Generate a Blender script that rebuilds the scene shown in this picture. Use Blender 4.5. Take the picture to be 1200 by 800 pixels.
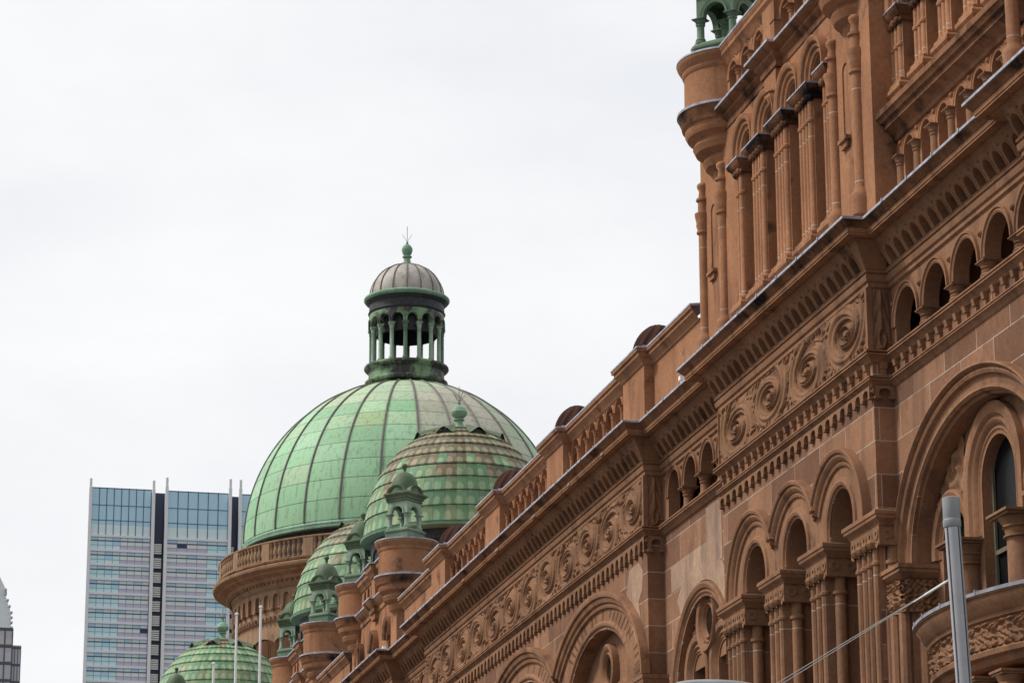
import bpy, math, random
import numpy as np
from math import sin, cos, pi, radians as RD, sqrt, atan2
from mathutils import Matrix, Vector
random.seed(7); rng = np.random.default_rng(7)
for o in list(bpy.data.objects): bpy.data.objects.remove(o)
sc = bpy.context.scene

# ------------------------------------------------------------------ camera
def nrm(v): return v/np.linalg.norm(v)
_up = nrm(np.array([-45., -12550., 3555.])); _y = np.array([-860., 1010., 3555.]); _y = nrm(_y-_up*(_y@_up))
_x = np.cross(_y, _up); MW = np.stack([_x, _y, _up])
cam = bpy.data.cameras.new("camera"); camo = bpy.data.objects.new("camera", cam); sc.collection.objects.link(camo)
cam.sensor_width = 36; cam.lens = 3555/1200*36; cam.clip_start = .5; cam.clip_end = 9000
r_, d_, f_ = MW[:, 0], MW[:, 1], MW[:, 2]
m = Matrix(((r_[0], -d_[0], -f_[0], 0), (r_[1], -d_[1], -f_[1], 0), (r_[2], -d_[2], -f_[2], 1.7), (0, 0, 0, 1)))
camo.matrix_world = m; sc.camera = camo
# ------------------------------------------------------------------ world, sun, exposure
SUN_EL, SUN_AZ = 48, 288         # compass: 0 = +Y, clockwise
w = bpy.data.worlds.new("World"); sc.world = w; w.use_nodes = True
nt = w.node_tree; nt.nodes.clear(); N = nt.nodes.new; L = nt.links.new
out = N('ShaderNodeOutputWorld'); bg = N('ShaderNodeBackground'); bg.inputs[1].default_value = 0.1
sky = N('ShaderNodeTexSky'); sky.sky_type = 'NISHITA'; sky.sun_disc = False
sky.sun_elevation = RD(SUN_EL); sky.sun_rotation = RD(SUN_AZ); sky.dust_density = 3
tc = N('ShaderNodeTexCoord'); mp = N('ShaderNodeMapping'); mp.inputs['Scale'].default_value = (2.6, 2.6, 6)
no = N('ShaderNodeTexNoise'); no.inputs['Scale'].default_value = 2.0; no.inputs['Detail'].default_value = 5; no.inputs['Roughness'].default_value = .55
rp = N('ShaderNodeValToRGB'); e = rp.color_ramp.elements
e[0].position = .34; e[0].color = (8.75, 8.92, 9.25, 1); e[1].position = .68; e[1].color = (10.15, 10.17, 10.2, 1)
# unseen sky to the south and low west dimmed to cut fill light
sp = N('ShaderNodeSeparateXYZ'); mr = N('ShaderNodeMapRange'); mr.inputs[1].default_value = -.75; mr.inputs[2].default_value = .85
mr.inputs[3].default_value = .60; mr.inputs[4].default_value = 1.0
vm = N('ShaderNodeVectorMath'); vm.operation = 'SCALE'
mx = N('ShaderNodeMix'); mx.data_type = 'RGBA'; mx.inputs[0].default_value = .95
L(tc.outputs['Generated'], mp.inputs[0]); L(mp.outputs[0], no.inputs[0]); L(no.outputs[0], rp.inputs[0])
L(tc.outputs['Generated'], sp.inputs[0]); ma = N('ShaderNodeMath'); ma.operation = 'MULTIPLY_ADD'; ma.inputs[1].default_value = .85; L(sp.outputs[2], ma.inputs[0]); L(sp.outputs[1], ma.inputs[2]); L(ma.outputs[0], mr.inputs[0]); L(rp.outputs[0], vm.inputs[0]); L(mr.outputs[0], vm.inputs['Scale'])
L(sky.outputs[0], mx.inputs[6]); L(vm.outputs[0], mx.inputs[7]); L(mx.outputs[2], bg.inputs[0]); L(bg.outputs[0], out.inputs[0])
sun = bpy.data.lights.new("sun", 'SUN'); sun.energy = 2.7; sun.angle = RD(12); sun.color = (1, .96, .9)
suno = bpy.data.objects.new("sun", sun); sc.collection.objects.link(suno)
az, el = RD(SUN_AZ), RD(SUN_EL)
suno.rotation_euler = Vector((sin(az)*cos(el), cos(az)*cos(el), sin(el))).to_track_quat('Z', 'Y').to_euler()
sc.view_settings.view_transform = 'Standard'; sc.view_settings.look = 'None'; sc.view_settings.exposure = 0.0; sc.view_settings.gamma = 1
sc.view_settings.use_curve_mapping = False
sc.render.engine = 'CYCLES'; sc.cycles.use_denoising = True; sc.cycles.max_bounces = 5; sc.cycles.diffuse_bounces = 2
sc.cycles.glossy_bounces = 2; sc.cycles.caustics_reflective = False; sc.cycles.caustics_refractive = False

# ------------------------------------------------------------------ materials
def newmat(name):
    m = bpy.data.materials.new(name); m.use_nodes = True; t = m.node_tree
    return m, t, t.nodes['Principled BSDF'], t.nodes.new, t.links.new
def mixc(N, L, fac, a, b, mode='MIX'):
    x = N('ShaderNodeMix'); x.data_type = 'RGBA'; x.blend_type = mode; x.clamp_factor = True
    for i, v in ((0, fac), (6, a), (7, b)):
        if hasattr(v, 'type') and not isinstance(v, (tuple, list)): L(v, x.inputs[i])
        elif i == 0: x.inputs[0].default_value = v
        else: x.inputs[i].default_value = (*v[:3], 1)
    return x.outputs[2]
def noise(N, L, vec, scale, detail=4, rough=.6, stretch=None):
    if stretch:
        mp = N('ShaderNodeMapping'); mp.inputs['Scale'].default_value = stretch; L(vec, mp.inputs[0]); vec = mp.outputs[0]
    n = N('ShaderNodeTexNoise'); n.inputs['Scale'].default_value = scale; n.inputs['Detail'].default_value = detail
    n.inputs['Roughness'].default_value = rough; L(vec, n.inputs[0]); return n.outputs[0]
def ramp(N, L, v, a, b, ca=(0, 0, 0), cb=(1, 1, 1)):
    r = N('ShaderNodeValToRGB'); r.color_ramp.elements[0].position = a; r.color_ramp.elements[1].position = b
    r.color_ramp.elements[0].color = (*ca, 1); r.color_ramp.elements[1].color = (*cb, 1); L(v, r.inputs[0]); return r.outputs[0]
def bump(N, L, bs, h, s, d=.02):
    b = N('ShaderNodeBump'); b.inputs['Strength'].default_value = s; b.inputs['Distance'].default_value = d
    L(h, b.inputs['Height']); L(b.outputs[0], bs.inputs['Normal'])

def stone(name, col, ashlar=False, soot=0.0, pale=.25, band=None):
    m, t, bs, N, L = newmat(name); bs.inputs['Roughness'].default_value = .95; bs.inputs['Specular IOR Level'].default_value = .03
    g = N('ShaderNodeNewGeometry').outputs['Position']
    c = np.array(col)
    big = noise(N, L, g, .55, 5, .6); mid = noise(N, L, g, 4.5, 5, .65); fine = noise(N, L, g, 38, 4, .7)
    drip = noise(N, L, g, 1.6, 4, .6, (1, 1, .22))
    base = mixc(N, L, ramp(N, L, big, .3, .7), tuple(c*np.array([.72, .70, .72])), tuple(c*np.array([1.20, 1.16, 1.10])))
    base = mixc(N, L, ramp(N, L, mid, .35, .75), base, tuple(c*np.array([.92, .78, .68])))
    mot = noise(N, L, g, 11, 5, .7); base = mixc(N, L, ramp(N, L, mot, .32, .72), mixc(N, L, .26, base, (.02, .012, .01)), base); h = mot
    if ashlar:
        s = N('ShaderNodeSeparateXYZ'); L(g, s.inputs[0]); a = N('ShaderNodeMath'); a.operation = 'ADD'; L(s.outputs[0], a.inputs[0]); L(s.outputs[1], a.inputs[1])
        z = N('ShaderNodeMath'); z.operation = 'SUBTRACT'; L(s.outputs[2], z.inputs[0]); z.inputs[1].default_value = 16.64-.67*20
        cb = N('ShaderNodeCombineXYZ'); L(a.outputs[0], cb.inputs[0]); L(z.outputs[0], cb.inputs[1])
        b = N('ShaderNodeTexBrick'); L(cb.outputs[0], b.inputs['Vector']); b.inputs['Scale'].default_value = 1
        b.inputs['Brick Width'].default_value = 1.62; b.inputs['Row Height'].default_value = .67; b.inputs['Mortar Size'].default_value = .010
        b.inputs['Mortar Smooth'].default_value = .15; b.inputs['Bias'].default_value = -.1
        b.inputs['Color1'].default_value = (.50, .455, .47, 1); b.inputs['Color2'].default_value = (1.18, 1.13, 1.05, 1); b.inputs['Mortar'].default_value = (1, 1, 1, 1)
        base = mixc(N, L, .8, base, b.outputs['Color'], 'MULTIPLY')
        mj = mixc(N, L, ramp(N, L, big, .3, .62), (.42, .33, .25), (.56, .48, .40))
        base = mixc(N, L, b.outputs['Fac'], base, mj)
    if band:       # pale bed joints every so often on tall shafts and jambs
        s = N('ShaderNodeSeparateXYZ'); L(g, s.inputs[0]); a = N('ShaderNodeMath'); a.operation = 'MODULO'
        z = N('ShaderNodeMath'); z.operation = 'ADD'; z.inputs[1].default_value = band[1]; L(s.outputs[2], z.inputs[0]); L(z.outputs[0], a.inputs[0]); a.inputs[1].default_value = band[0]
        q = N('ShaderNodeMath'); q.operation = 'LESS_THAN'; q.inputs[1].default_value = .022; L(a.outputs[0], q.inputs[0])
        base = mixc(N, L, q.outputs[0], base, (.55, .47, .39))
    # water streaks and soot
    base = mixc(N, L, ramp(N, L, drip, .50, .74), base, tuple(c*np.array([.44, .42, .45])))
    if soot > 0:
        sn = noise(N, L, g, .9, 6, .65)
        base = mixc(N, L, ramp(N, L, sn, .62-soot*.35, .80-soot*.35), base, (.022, .019, .02))
    base = mixc(N, L, ramp(N, L, fine, .3, .75), mixc(N, L, .22, base, (0, 0, 0)), base)
    L(base, bs.inputs['Base Color']); bump(N, L, bs, h, .35, .02); return m
ST = (.405, .234, .146)
M = {}
M['ashlar'] = stone('sandstone_ashlar', (.44, .265, .177), ashlar=True)
M['stone'] = stone('sandstone_moulded', ST, soot=.06)
M['carved'] = stone('sandstone_carved', (.375, .222, .138))
M['shaft'] = stone('sandstone_shaft', (.405, .238, .15), band=(2.68, .1))
M['tower'] = stone('sandstone_tower', (.51, .272, .158), soot=.10)
M['towershaft'] = stone('sandstone_tower_shaft', (.52, .28, .165), band=(2.0, .35))
M['sooty'] = stone('sandstone_sooty', (.36, .19, .11), soot=.38)
M['cornice'] = stone('sandstone_cornice', (.48, .27, .16), soot=.14)
M['pale'] = stone('sandstone_repair', (.56, .40, .30))
M['capstone'] = stone('sandstone_dark_cap', (.085, .045, .038))
M['captop'] = stone('sandstone_blackened_cap', (.36, .18, .10), soot=.62)
M['drum'] = stone('sandstone_drum', (.50, .345, .23), soot=.05)
M['inner'] = stone('sandstone_inner', (.20, .11, .066))  # darker copy of the sandstone, recess shade put into the colour
def simple(name, col, rough=.5, metal=0, nz=.15, ns=6, spec=.5):
    m, t, bs, N, L = newmat(name); g = N('ShaderNodeNewGeometry').outputs['Position']
    n = noise(N, L, g, ns, 5); c = np.array(col)
    L(mixc(N, L, ramp(N, L, n, .3, .7), tuple(c*(1-nz)), tuple(np.minimum(c*(1+nz), .95))), bs.inputs['Base Color'])
    bs.inputs['Roughness'].default_value = rough; bs.inputs['Metallic'].default_value = metal; bs.inputs['Specular IOR Level'].default_value = spec
    bump(N, L, bs, n, .12, .02); return m
M['lead'] = simple('lead_flashing', (.36, .36, .41), .55, 0, .45, 5)
M['leaddark'] = simple('lead_dark', (.07, .07, .08), .6, 0, .5, 3)
M['black'] = simple('dark_void', (.012, .011, .012), .6, 0, .3)
M['glassdark'] = simple('window_glass_dark', (.010, .011, .012), .25, 0, .1, 6, .04)
M['winframe'] = simple('window_frame_olive', (.16, .14, .09), .6)
M['holeshade'] = simple('roundel_shade', (.03, .02, .015), 1, 0, .3, 6, .0)  # colour of flat discs that stand for the shade inside the roundels
M['asphalt'] = simple('asphalt', (.05, .05, .052), .9, 0, .25, 20)
M['paving'] = simple('paving', (.22, .21, .20), .85, 0, .15, 8)
M['kerb'] = simple('kerbstone', (.28, .27, .26), .85)
M['paint'] = simple('road_paint', (.75, .75, .73), .7)
M['steel'] = simple('brushed_steel_pole', (.40, .40, .42), .42, .35, .08, 3)
M['steelcap'] = simple('grey_pole_cap', (.30, .31, .32), .5, .1, .08)
M['groove'] = simple('dark_groove', (.06, .06, .065), .6)
M['white'] = simple('white_metal', (.86, .86, .87), .45, 0, .04)
M['wire'] = simple('galvanised_wire', (.40, .39, .37), .5, .2, .1)
M['roof'] = simple('slate_roof', (.10, .10, .11), .8)

def copper(name, attr=True, base=(.20, .36, .22), tile=False):
    """patina colour per panel comes from the mesh attribute 'patina'; stains, drips and specks from noise"""
    m, t, bs, N, L = newmat(name); bs.inputs['Roughness'].default_value = .62; bs.inputs['Specular IOR Level'].default_value = .25
    g = N('ShaderNodeNewGeometry').outputs['Position']
    if attr:
        a = N('ShaderNodeAttribute'); a.attribute_name = 'patina'; col = a.outputs['Color']
    else:
        col = mixc(N, L, ramp(N, L, noise(N, L, g, 1.3, 5), .35, .65), tuple(np.array(base)*.8), tuple(np.array(base)*1.15))
    if tile:      # each sheet is paler in the middle and runs green or brown down its edges
        u = N('ShaderNodeUVMap'); fr = N('ShaderNodeVectorMath'); fr.operation = 'FRACTION'
        wob = N('ShaderNodeVectorMath'); wob.operation = 'ADD'; nz = N('ShaderNodeTexNoise'); nz.inputs['Scale'].default_value = 2.2; L(g, nz.inputs[0])
        sc_ = N('ShaderNodeVectorMath'); sc_.operation = 'SCALE'; sc_.inputs['Scale'].default_value = .45; L(nz.outputs['Color'], sc_.inputs[0])
        L(u.outputs[0], wob.inputs[0]); L(sc_.outputs[0], wob.inputs[1]); L(wob.outputs[0], fr.inputs[0])
        ds = N('ShaderNodeVectorMath'); ds.operation = 'DISTANCE'; ds.inputs[1].default_value = (.5, .45, 0)
        fz = N('ShaderNodeSeparateXYZ'); L(fr.outputs[0], fz.inputs[0]); cb = N('ShaderNodeCombineXYZ'); L(fz.outputs[0], cb.inputs[0]); L(fz.outputs[1], cb.inputs[1]); L(cb.outputs[0], ds.inputs[0])
        col = mixc(N, L, ramp(N, L, ds.outputs['Value'], .27, .42, (1, 1, 1), (0, 0, 0)), mixc(N, L, .30, col, (.03, .05, .02)), mixc(N, L, .26, col, (.55, .58, .38)))
    n1 = noise(N, L, g, 1.1, 6, .65); n2 = noise(N, L, g, 5.0, 5, .65, (1, 1, .16)); n3 = noise(N, L, g, 9, 6, .7)
    col = mixc(N, L, ramp(N, L, n2, .52, .70), col, mixc(N, L, .62, col, (.07, .20, .10)))
    col = mixc(N, L, ramp(N, L, n1, .55, .75), col, mixc(N, L, .45, col, (.42, .42, .30)))
    col = mixc(N, L, ramp(N, L, noise(N, L, g, 1.9, 5, .7, (1, 1, .35)), .66, .76), col, mixc(N, L, .65, col, (.42, .24, .10)))
    col = mixc(N, L, ramp(N, L, n3, .66, .76), col, mixc(N, L, .6, col, (.10, .09, .06)))
    if attr and not tile:
        u = N('ShaderNodeUVMap'); fr = N('ShaderNodeVectorMath'); fr.operation = 'FRACTION'; L(u.outputs[0], fr.inputs[0]); fz = N('ShaderNodeSeparateXYZ'); L(fr.outputs[0], fz.inputs[0])
        dn = noise(N, L, g, 2.6, 4, .6, (1, 1, .12)); ad = N('ShaderNodeMath'); ad.operation = 'MULTIPLY_ADD'; ad.inputs[1].default_value = .55; L(dn, ad.inputs[0]); L(fz.outputs[1], ad.inputs[2])
        col = mixc(N, L, ramp(N, L, ad.outputs[0], 1.06, 1.20), col, mixc(N, L, .72, col, (.045, .17, .085)))
        for px_ in (.36, .66):
            dv = N('ShaderNodeVectorMath'); dv.operation = 'DISTANCE'; cb = N('ShaderNodeCombineXYZ'); L(fz.outputs[0], cb.inputs[0]); L(fz.outputs[1], cb.inputs[1]); L(cb.outputs[0], dv.inputs[0]); dv.inputs[1].default_value = (px_, .48, 0)
            col = mixc(N, L, ramp(N, L, dv.outputs['Value'], .02, .05, (1, 1, 1), (0, 0, 0)), col, mixc(N, L, ramp(N, L, n1, .40, .7, (.1, .1, .1), (.6, .6, .6)), col, (.16, .10, .05)))
    if attr:
        u = N('ShaderNodeUVMap'); b = N('ShaderNodeTexBrick'); L(u.outputs[0], b.inputs['Vector']); b.offset = 0; b.inputs['Scale'].default_value = 1
        b.inputs['Brick Width'].default_value = 1; b.inputs['Row Height'].default_value = 1; b.inputs['Mortar Size'].default_value = .018; b.inputs['Mortar Smooth'].default_value = .3
        col = mixc(N, L, b.outputs['Fac'], col, (.055, .075, .05))
    L(col, bs.inputs['Base Color']); bump(N, L, bs, n3, .15, .03); return m
M['copper'] = copper('copper_patina_panels')
M['coptile'] = copper('copper_patina_tiles', tile=True)
M['cop'] = copper('copper_patina', attr=False, base=(.125, .185, .125))
M['coplight'] = copper('copper_patina_pale', attr=False, base=(.30, .40, .30))
M['copdull'] = copper('copper_patina_dull', attr=False, base=(.105, .145, .085))
M['copgreen'] = copper('copper_patina_bright', attr=False, base=(.22, .36, .255))
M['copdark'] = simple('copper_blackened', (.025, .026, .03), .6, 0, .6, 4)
M['copstain'] = None
def stained():
    m, t, bs, N, L = newmat('copper_half_blackened'); bs.inputs['Roughness'].default_value = .6
    g = N('ShaderNodeNewGeometry').outputs['Position']
    a = noise(N, L, g, .8, 5, .6); b = noise(N, L, g, 4, 5, .6, (1, 1, .2))
    c = mixc(N, L, ramp(N, L, a, .42, .52), (.20, .33, .18), (.035, .03, .034))
    c = mixc(N, L, ramp(N, L, b, .5, .68), c, (.13, .17, .09)); c = mixc(N, L, ramp(N, L, noise(N, L, g, 7, 4), .62, .72), c, (.20, .12, .06))
    L(c, bs.inputs['Base Color']); return m
M['copstain'] = stained()
M['rib'] = simple('copper_rib_brown', (.15, .135, .12), .6, 0, .35, 3)
M['browncop'] = copper('copper_brown', attr=False, base=(.46, .41, .37))

# ------------------------------------------------------------------ mesh helper
class G:
    def __init__(s): s.v = []; s.f = []; s.uv = []; s.col = []; s.mi = []; s.cm = 0
    def add(s, vs, fs, uvs=None, cols=None):
        o = len(s.v); s.v += [tuple(map(float, p)) for p in vs]
        for i, f in enumerate(fs):
            s.f.append([o+k for k in f]); s.uv.append(uvs[i] if uvs else None); s.col.append(cols[i] if cols else None); s.mi.append(s.cm)
    def box(s, x0, x1, y0, y1, z0, z1):
        vs = [(x, y, z) for z in (z0, z1) for y in (y0, y1) for x in (x0, x1)]
        s.add(vs, [(0, 2, 3, 1), (4, 5, 7, 6), (0, 1, 5, 4), (2, 6, 7, 3), (0, 4, 6, 2), (1, 3, 7, 5)])
    def sweep(s, prof, path, caps=True):
        path = [np.array(p, float) for p in path]; n = len(path); rows = []
        for i in range(n):
            ns = []
            for a, b in ((i-1, i), (i, i+1)):
                if 0 <= a and b < n:
                    d = nrm(path[b]-path[a]); ns.append(np.array([-d[1], d[0]]))
            if len(ns) == 2:
                mt = ns[0]+ns[1]; mt = mt/(1+ns[0]@ns[1])
            else: mt = ns[0]
            rows.append([(path[i][0]+mt[0]*o, path[i][1]+mt[1]*o, z) for o, z in prof])
        k = len(prof); vs = [p for r in rows for p in r]; fs = []
        for i in range(n-1):
            for j in range(k-1): fs.append((i*k+j, i*k+j+1, (i+1)*k+j+1, (i+1)*k+j))
        if caps: fs += [tuple(range(k)), tuple((n-1)*k+j for j in range(k-1, -1, -1))]
        s.add(vs, fs)
    def lathe(s, prof, cx, cy, seg=24, a0=0, a1=2*pi, uvn=None, colf=None, sx=1, sy=1, rot=0):
        full = abs(a1-a0-2*pi) < 1e-6; na = seg if full else seg+1; k = len(prof); vs = []
        for i in range(na):
            a = a0+(a1-a0)*i/seg
            for r, z in prof:
                x, y = r*cos(a)*sx, r*sin(a)*sy
                if rot: x, y = x*cos(rot)-y*sin(rot), x*sin(rot)+y*cos(rot)
                vs.append((cx+x, cy+y, z))
        fs = []; uv = [] if uvn else None; cl = [] if colf else None
        for i in range(seg):
            i2 = (i+1) % na
            for j in range(k-1):
                if prof[j][0] < 1e-5 and prof[j+1][0] < 1e-5: continue
                if prof[j][0] < 1e-5: f = (i*k+j, i2*k+j+1, i*k+j+1)
                elif prof[j+1][0] < 1e-5: f = (i*k+j, i2*k+j, i*k+j+1)
                else: f = (i*k+j, i2*k+j, i2*k+j+1, i*k+j+1)
                fs.append(f)
                if uvn:
                    nu, vf = uvn; u0, u1 = i*nu/seg, (i+1)*nu/seg; v0, v1 = vf[j], vf[j+1]
                    q = [(u0, v0), (u1, v0), (u1, v1), (u0, v1)]
                    uv.append(q if len(f) == 4 else q[:3])
                if colf: cl.append(colf(i, j))
        s.add(vs, fs, uv, cl)
    def tube(s, pts, r, seg=6, caps=True):
        pts = [Vector(p) for p in pts]; n = len(pts); vs = []; rr = r if hasattr(r, '__len__') else [r]*n
        ref = Vector((0, 0, 1))
        for i, p in enumerate(pts):
            t = (pts[min(i+1, n-1)]-pts[max(i-1, 0)]).normalized()
            a = t.cross(ref)
            if a.length < 1e-3: a = t.cross(Vector((1, 0, 0)))
            a.normalize(); b = a.cross(t)
            for k in range(seg): vs.append(p+(a*cos(2*pi*k/seg)+b*sin(2*pi*k/seg))*rr[i])
        fs = [(i*seg+k, i*seg+(k+1) % seg, (i+1)*seg+(k+1) % seg, (i+1)*seg+k) for i in range(n-1) for k in range(seg)]
        if caps: fs += [tuple(range(seg)), tuple((n-1)*seg+k for k in range(seg))]
        s.add(vs, fs)
    def panel(s, u0, u1, v0, v1, ops, F, depth, seg=10, back=True):
        """flat or curved panel with round headed openings; ops = (uc, hw, vbase, vspring[, rise])"""
        def q(*p): s.add([F(*a) for a in p], [tuple(range(len(p)))])
        cur = u0
        for op in sorted(ops):
            uc, hw, vb, vs = op[:4]; b = op[4] if len(op) > 4 else hw
            if uc-hw > cur+1e-6: q((cur, v0, 0), (uc-hw, v0, 0), (uc-hw, v1, 0), (cur, v1, 0))
            arc = [(uc-hw*cos(pi*i/seg), vs+b*sin(pi*i/seg)) for i in range(seg+1)]
            lo = [(uc-hw, vb)]+arc+[(uc+hw, vb)]
            for (a, c), (d, e) in zip(arc[:-1], arc[1:]): q((a, c, 0), (d, e, 0), (d, v1, 0), (a, v1, 0))
            if vb > v0+1e-6: q((uc-hw, v0, 0), (uc+hw, v0, 0), (uc+hw, vb, 0), (uc-hw, vb, 0))
            ring = lo if vb <= v0+1e-6 else lo+[lo[0]]
            for (a, c), (d, e) in zip(ring[:-1], ring[1:]): q((a, c, 0), (d, e, 0), (d, e, depth), (a, c, depth))
            if back: q(*[(a, c, depth) for a, c in lo])
            cur = uc+hw
        if u1 > cur+1e-6: q((cur, v0, 0), (u1, v0, 0), (u1, v1, 0), (cur, v1, 0))
    def arch(s, F, uc, hw, vs, vb, prof, b=None, seg=20, t0=0, t1=pi):
        """moulding swept round an arch; prof = (dr, d): dr outward from the opening, d negative = proud"""
        b = hw if b is None else b; st = []; prof = [(dr if abs(dr) > 1e-9 else -.004, d) for dr, d in prof]
        if vb < vs-1e-6 and t0 == 0: st.append([(uc-(hw+dr), vb, d) for dr, d in prof])
        for i in range(seg+1):
            t = t0+(t1-t0)*i/seg; st.append([(uc-(hw+dr)*cos(t), vs+(b+dr)*sin(t), d) for dr, d in prof])
        if vb < vs-1e-6 and abs(t1-pi) < 1e-6: st.append([(uc+(hw+dr), vb, d) for dr, d in prof])
        k = len(prof); vs_ = [F(*p) for r in st for p in r]
        fs = [(i*k+j, i*k+j+1, (i+1)*k+j+1, (i+1)*k+j) for i in range(len(st)-1) for j in range(k-1)]
        fs += [tuple(range(k)), tuple((len(st)-1)*k+j for j in range(k))]
        s.add(vs_, fs)
    def ring(s, F, uc, vc, prof, seg=28, fill=None):
        k = len(prof); vs = [F(uc+r*cos(2*pi*i/seg), vc+r*sin(2*pi*i/seg), d) for i in range(seg) for r, d in prof]
        s.add(vs, [(i*k+j, i*k+j+1, ((i+1) % seg)*k+j+1, ((i+1) % seg)*k+j) for i in range(seg) for j in range(k-1)])
        if fill is not None: s.add([F(uc+prof[0][0]*cos(2*pi*i/seg), vc+prof[0][0]*sin(2*pi*i/seg), fill) for i in range(seg)], [tuple(range(seg))])
    def hfield(s, U, V, H, F):
        nu, nv = len(U), len(V); vs = [F(U[i], V[j], -H[j, i]) for j in range(nv) for i in range(nu)]
        s.add(vs, [(j*nu+i, j*nu+i+1, (j+1)*nu+i+1, (j+1)*nu+i) for j in range(nv-1) for i in range(nu-1)])
    def build(s, name, mat, parent=None, smooth=32, kind=None, weld=False):
        me = bpy.data.meshes.new(name); off = Vector((0, 0, 0)); p = parent
        while p: off += p.location; p = p.parent
        me.from_pydata([(a-off.x, b-off.y, c-off.z) for a, b, c in s.v], [], s.f)
        if any(x is not None for x in s.uv):
            ul = me.uv_layers.new(name='UVMap'); i = 0; buf = []
            for f, q in zip(s.f, s.uv):
                buf += [c for p_ in (q or [(0, 0)]*len(f)) for c in p_]
            ul.data.foreach_set('uv', buf)
        if any(x is not None for x in s.col):
            ca = me.color_attributes.new('patina', 'FLOAT_COLOR', 'CORNER'); buf = []
            for f, c in zip(s.f, s.col): buf += list((*(c if c is not None else (.2, .36, .22)), 1))*len(f)
            ca.data.foreach_set('color', buf)
        for mm in (mat if isinstance(mat, list) else [mat]): me.materials.append(mm)
        if isinstance(mat, list): me.polygons.foreach_set('material_index', s.mi)
        if weld:
            import bmesh
            bm = bmesh.new(); bm.from_mesh(me); bmesh.ops.remove_doubles(bm, verts=bm.verts, dist=1e-4); bm.to_mesh(me); bm.free()
        if smooth: me.shade_smooth(); me.set_sharp_from_angle(angle=RD(smooth))
        me.update(); o = bpy.data.objects.new(name, me); sc.collection.objects.link(o)
        if parent: o.parent = parent
        if kind: o['kind'] = kind
        return o
def tag(o, label, cat, group=None):
    o['label'] = label; o['category'] = cat
    if group: o['group'] = group
    return o
def empty(name, loc):
    o = bpy.data.objects.new(name, None); o.location = loc; o.empty_display_size = .5; sc.collection.objects.link(o); return o
def copy_tree(o, parent=None, loc=None):
    c = o.copy(); sc.collection.objects.link(c)
    if parent: c.parent = parent
    if loc is not None: c.location = loc
    for ch in list(o.children): copy_tree(ch, c)
    return c
def FX(x0): return lambda u, v, d: (x0+d, u, v)            # facade plane facing the street (-X)
def FYn(y0): return lambda u, v, d: (u, y0+d, v)           # face looking back to the camera (-Y)

# ------------------------------------------------------------------ ground
g = G(); g.box(-3000, 3000, -500, 4000, -1, 0); g.build('ground', M['asphalt'], smooth=0, kind='structure')
g = G(); g.box(15.8, 20.6, -60, 400, .004, .14); g.box(-40, -3, -60, 400, .004, .14); g.build('pavement', M['paving'], smooth=0, kind='structure')
g = G(); g.box(15.55, 15.797, -60, 400, .004, .15); g.box(-2.997, -2.75, -60, 400, .004, .15); g.build('kerb', M['kerb'], smooth=0, kind='structure')
g = G()
for k in range(-4, 40): g.add([(6.3, k*9, .004), (6.45, k*9, .004), (6.45, k*9+3, .004), (6.3, k*9+3, .004)], [(0, 1, 2, 3)])
g.build('road_marking', M['paint'], smooth=0, kind='structure')

# ================================================================== the sandstone building
B = empty('sandstone_building', (20, 60, 0))
tag(B, 'long brown sandstone arcade building with carved friezes, turrets and green copper domes', 'building')
PX = 20.0; SX = 20.42
Y0, Y1, Y2, Y3, Y4, Y5, Y6, Y7 = 44.0, 46.4, 54.42, 64.55, 70.94, 98.0, 103.9, 134.0
PATH = [(PX, Y0), (PX, Y1), (SX, Y1), (SX, Y2), (PX, Y2), (PX, Y3), (SX, Y3), (SX, Y4), (PX, Y4), (PX, Y5), (SX, Y5), (SX, Y6), (PX, Y6), (PX, Y7)]
P1PATH = [(SX+.0, Y2), (PX, Y2), (PX, Y3), (SX, Y3)]; P2PATH = [(SX, Y4), (PX, Y4), (PX, Y5), (SX, Y5)]
MOULD = lambda zb, zt, o: [(0, zb-.03), (o*.3, zb), (o*.42, zb+(zt-zb)*.22), (o*.85, zb+(zt-zb)*.5), (o, zb+(zt-zb)*.55), (o, zb+(zt-zb)*.68), (o*.7, zb+(zt-zb)*.73), (o*.7, zb+(zt-zb)*.8), (o, zb+(zt-zb)*.84), (o, zt), (0, zt+.03)]
# --- core mass behind the fronts
g = G(); g.box(21.6, 50, 44, 134, 0, 20.2); g.box(22, 48, 134, 300, 0, 20.0)
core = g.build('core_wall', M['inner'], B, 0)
g = G(); g.box(20.3, 50, 44, 134, 20.205, 20.45); g.box(22, 48, 134, 148, 20.01, 20.5); g.build('roof', M['roof'], core, 0)

# --- cornice along all the fronts
g = G(); g.sweep([(.10, 19.90), (.44, 19.93), (.44, 19.965), (.50, 19.965), (.50, 19.95), (.635, 19.955), (.635, 19.99), (.655, 20.0), (.66, 20.085), (.68, 20.09)], PATH)
cornice = g.build('cornice', M['cornice'], B)
g = G(); g.sweep([(.3, 20.088), (.68, 20.092), (.69, 20.11), (.715, 20.13), (.745, 20.17), (.785, 20.195), (.79, 20.212), (.3, 20.215)], PATH); g.build('cornice_gutter', M['sooty'], cornice)
g = G(); g.sweep([(.60, 20.217), (.80, 20.214), (.812, 20.216), (.812, 20.268), (.78, 20.282), (-.35, 20.46)], PATH); g.build('lead_flashing', M['lead'], cornice)
g = G()
for y in (72.6, 76.1, 80.0, 84.6, 89.3, 94.0): g.box(PX-.668, PX-.50, y, y+.34+.1*sin(y*7), 19.988, 20.075)
g.build('repaired_stone', M['pale'], cornice, 0)
g = G()
for (xa, ya), (xb, yb) in zip(PATH[:-1], PATH[1:]):    # lead laps
    if xa == xb and yb-ya > 3:
        for k in range(int((yb-ya)/1.35)): y = ya+.7+k*1.35; g.box(xa-.828, xa-.70, y-.025, y+.025, 20.21, 20.292)
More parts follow.
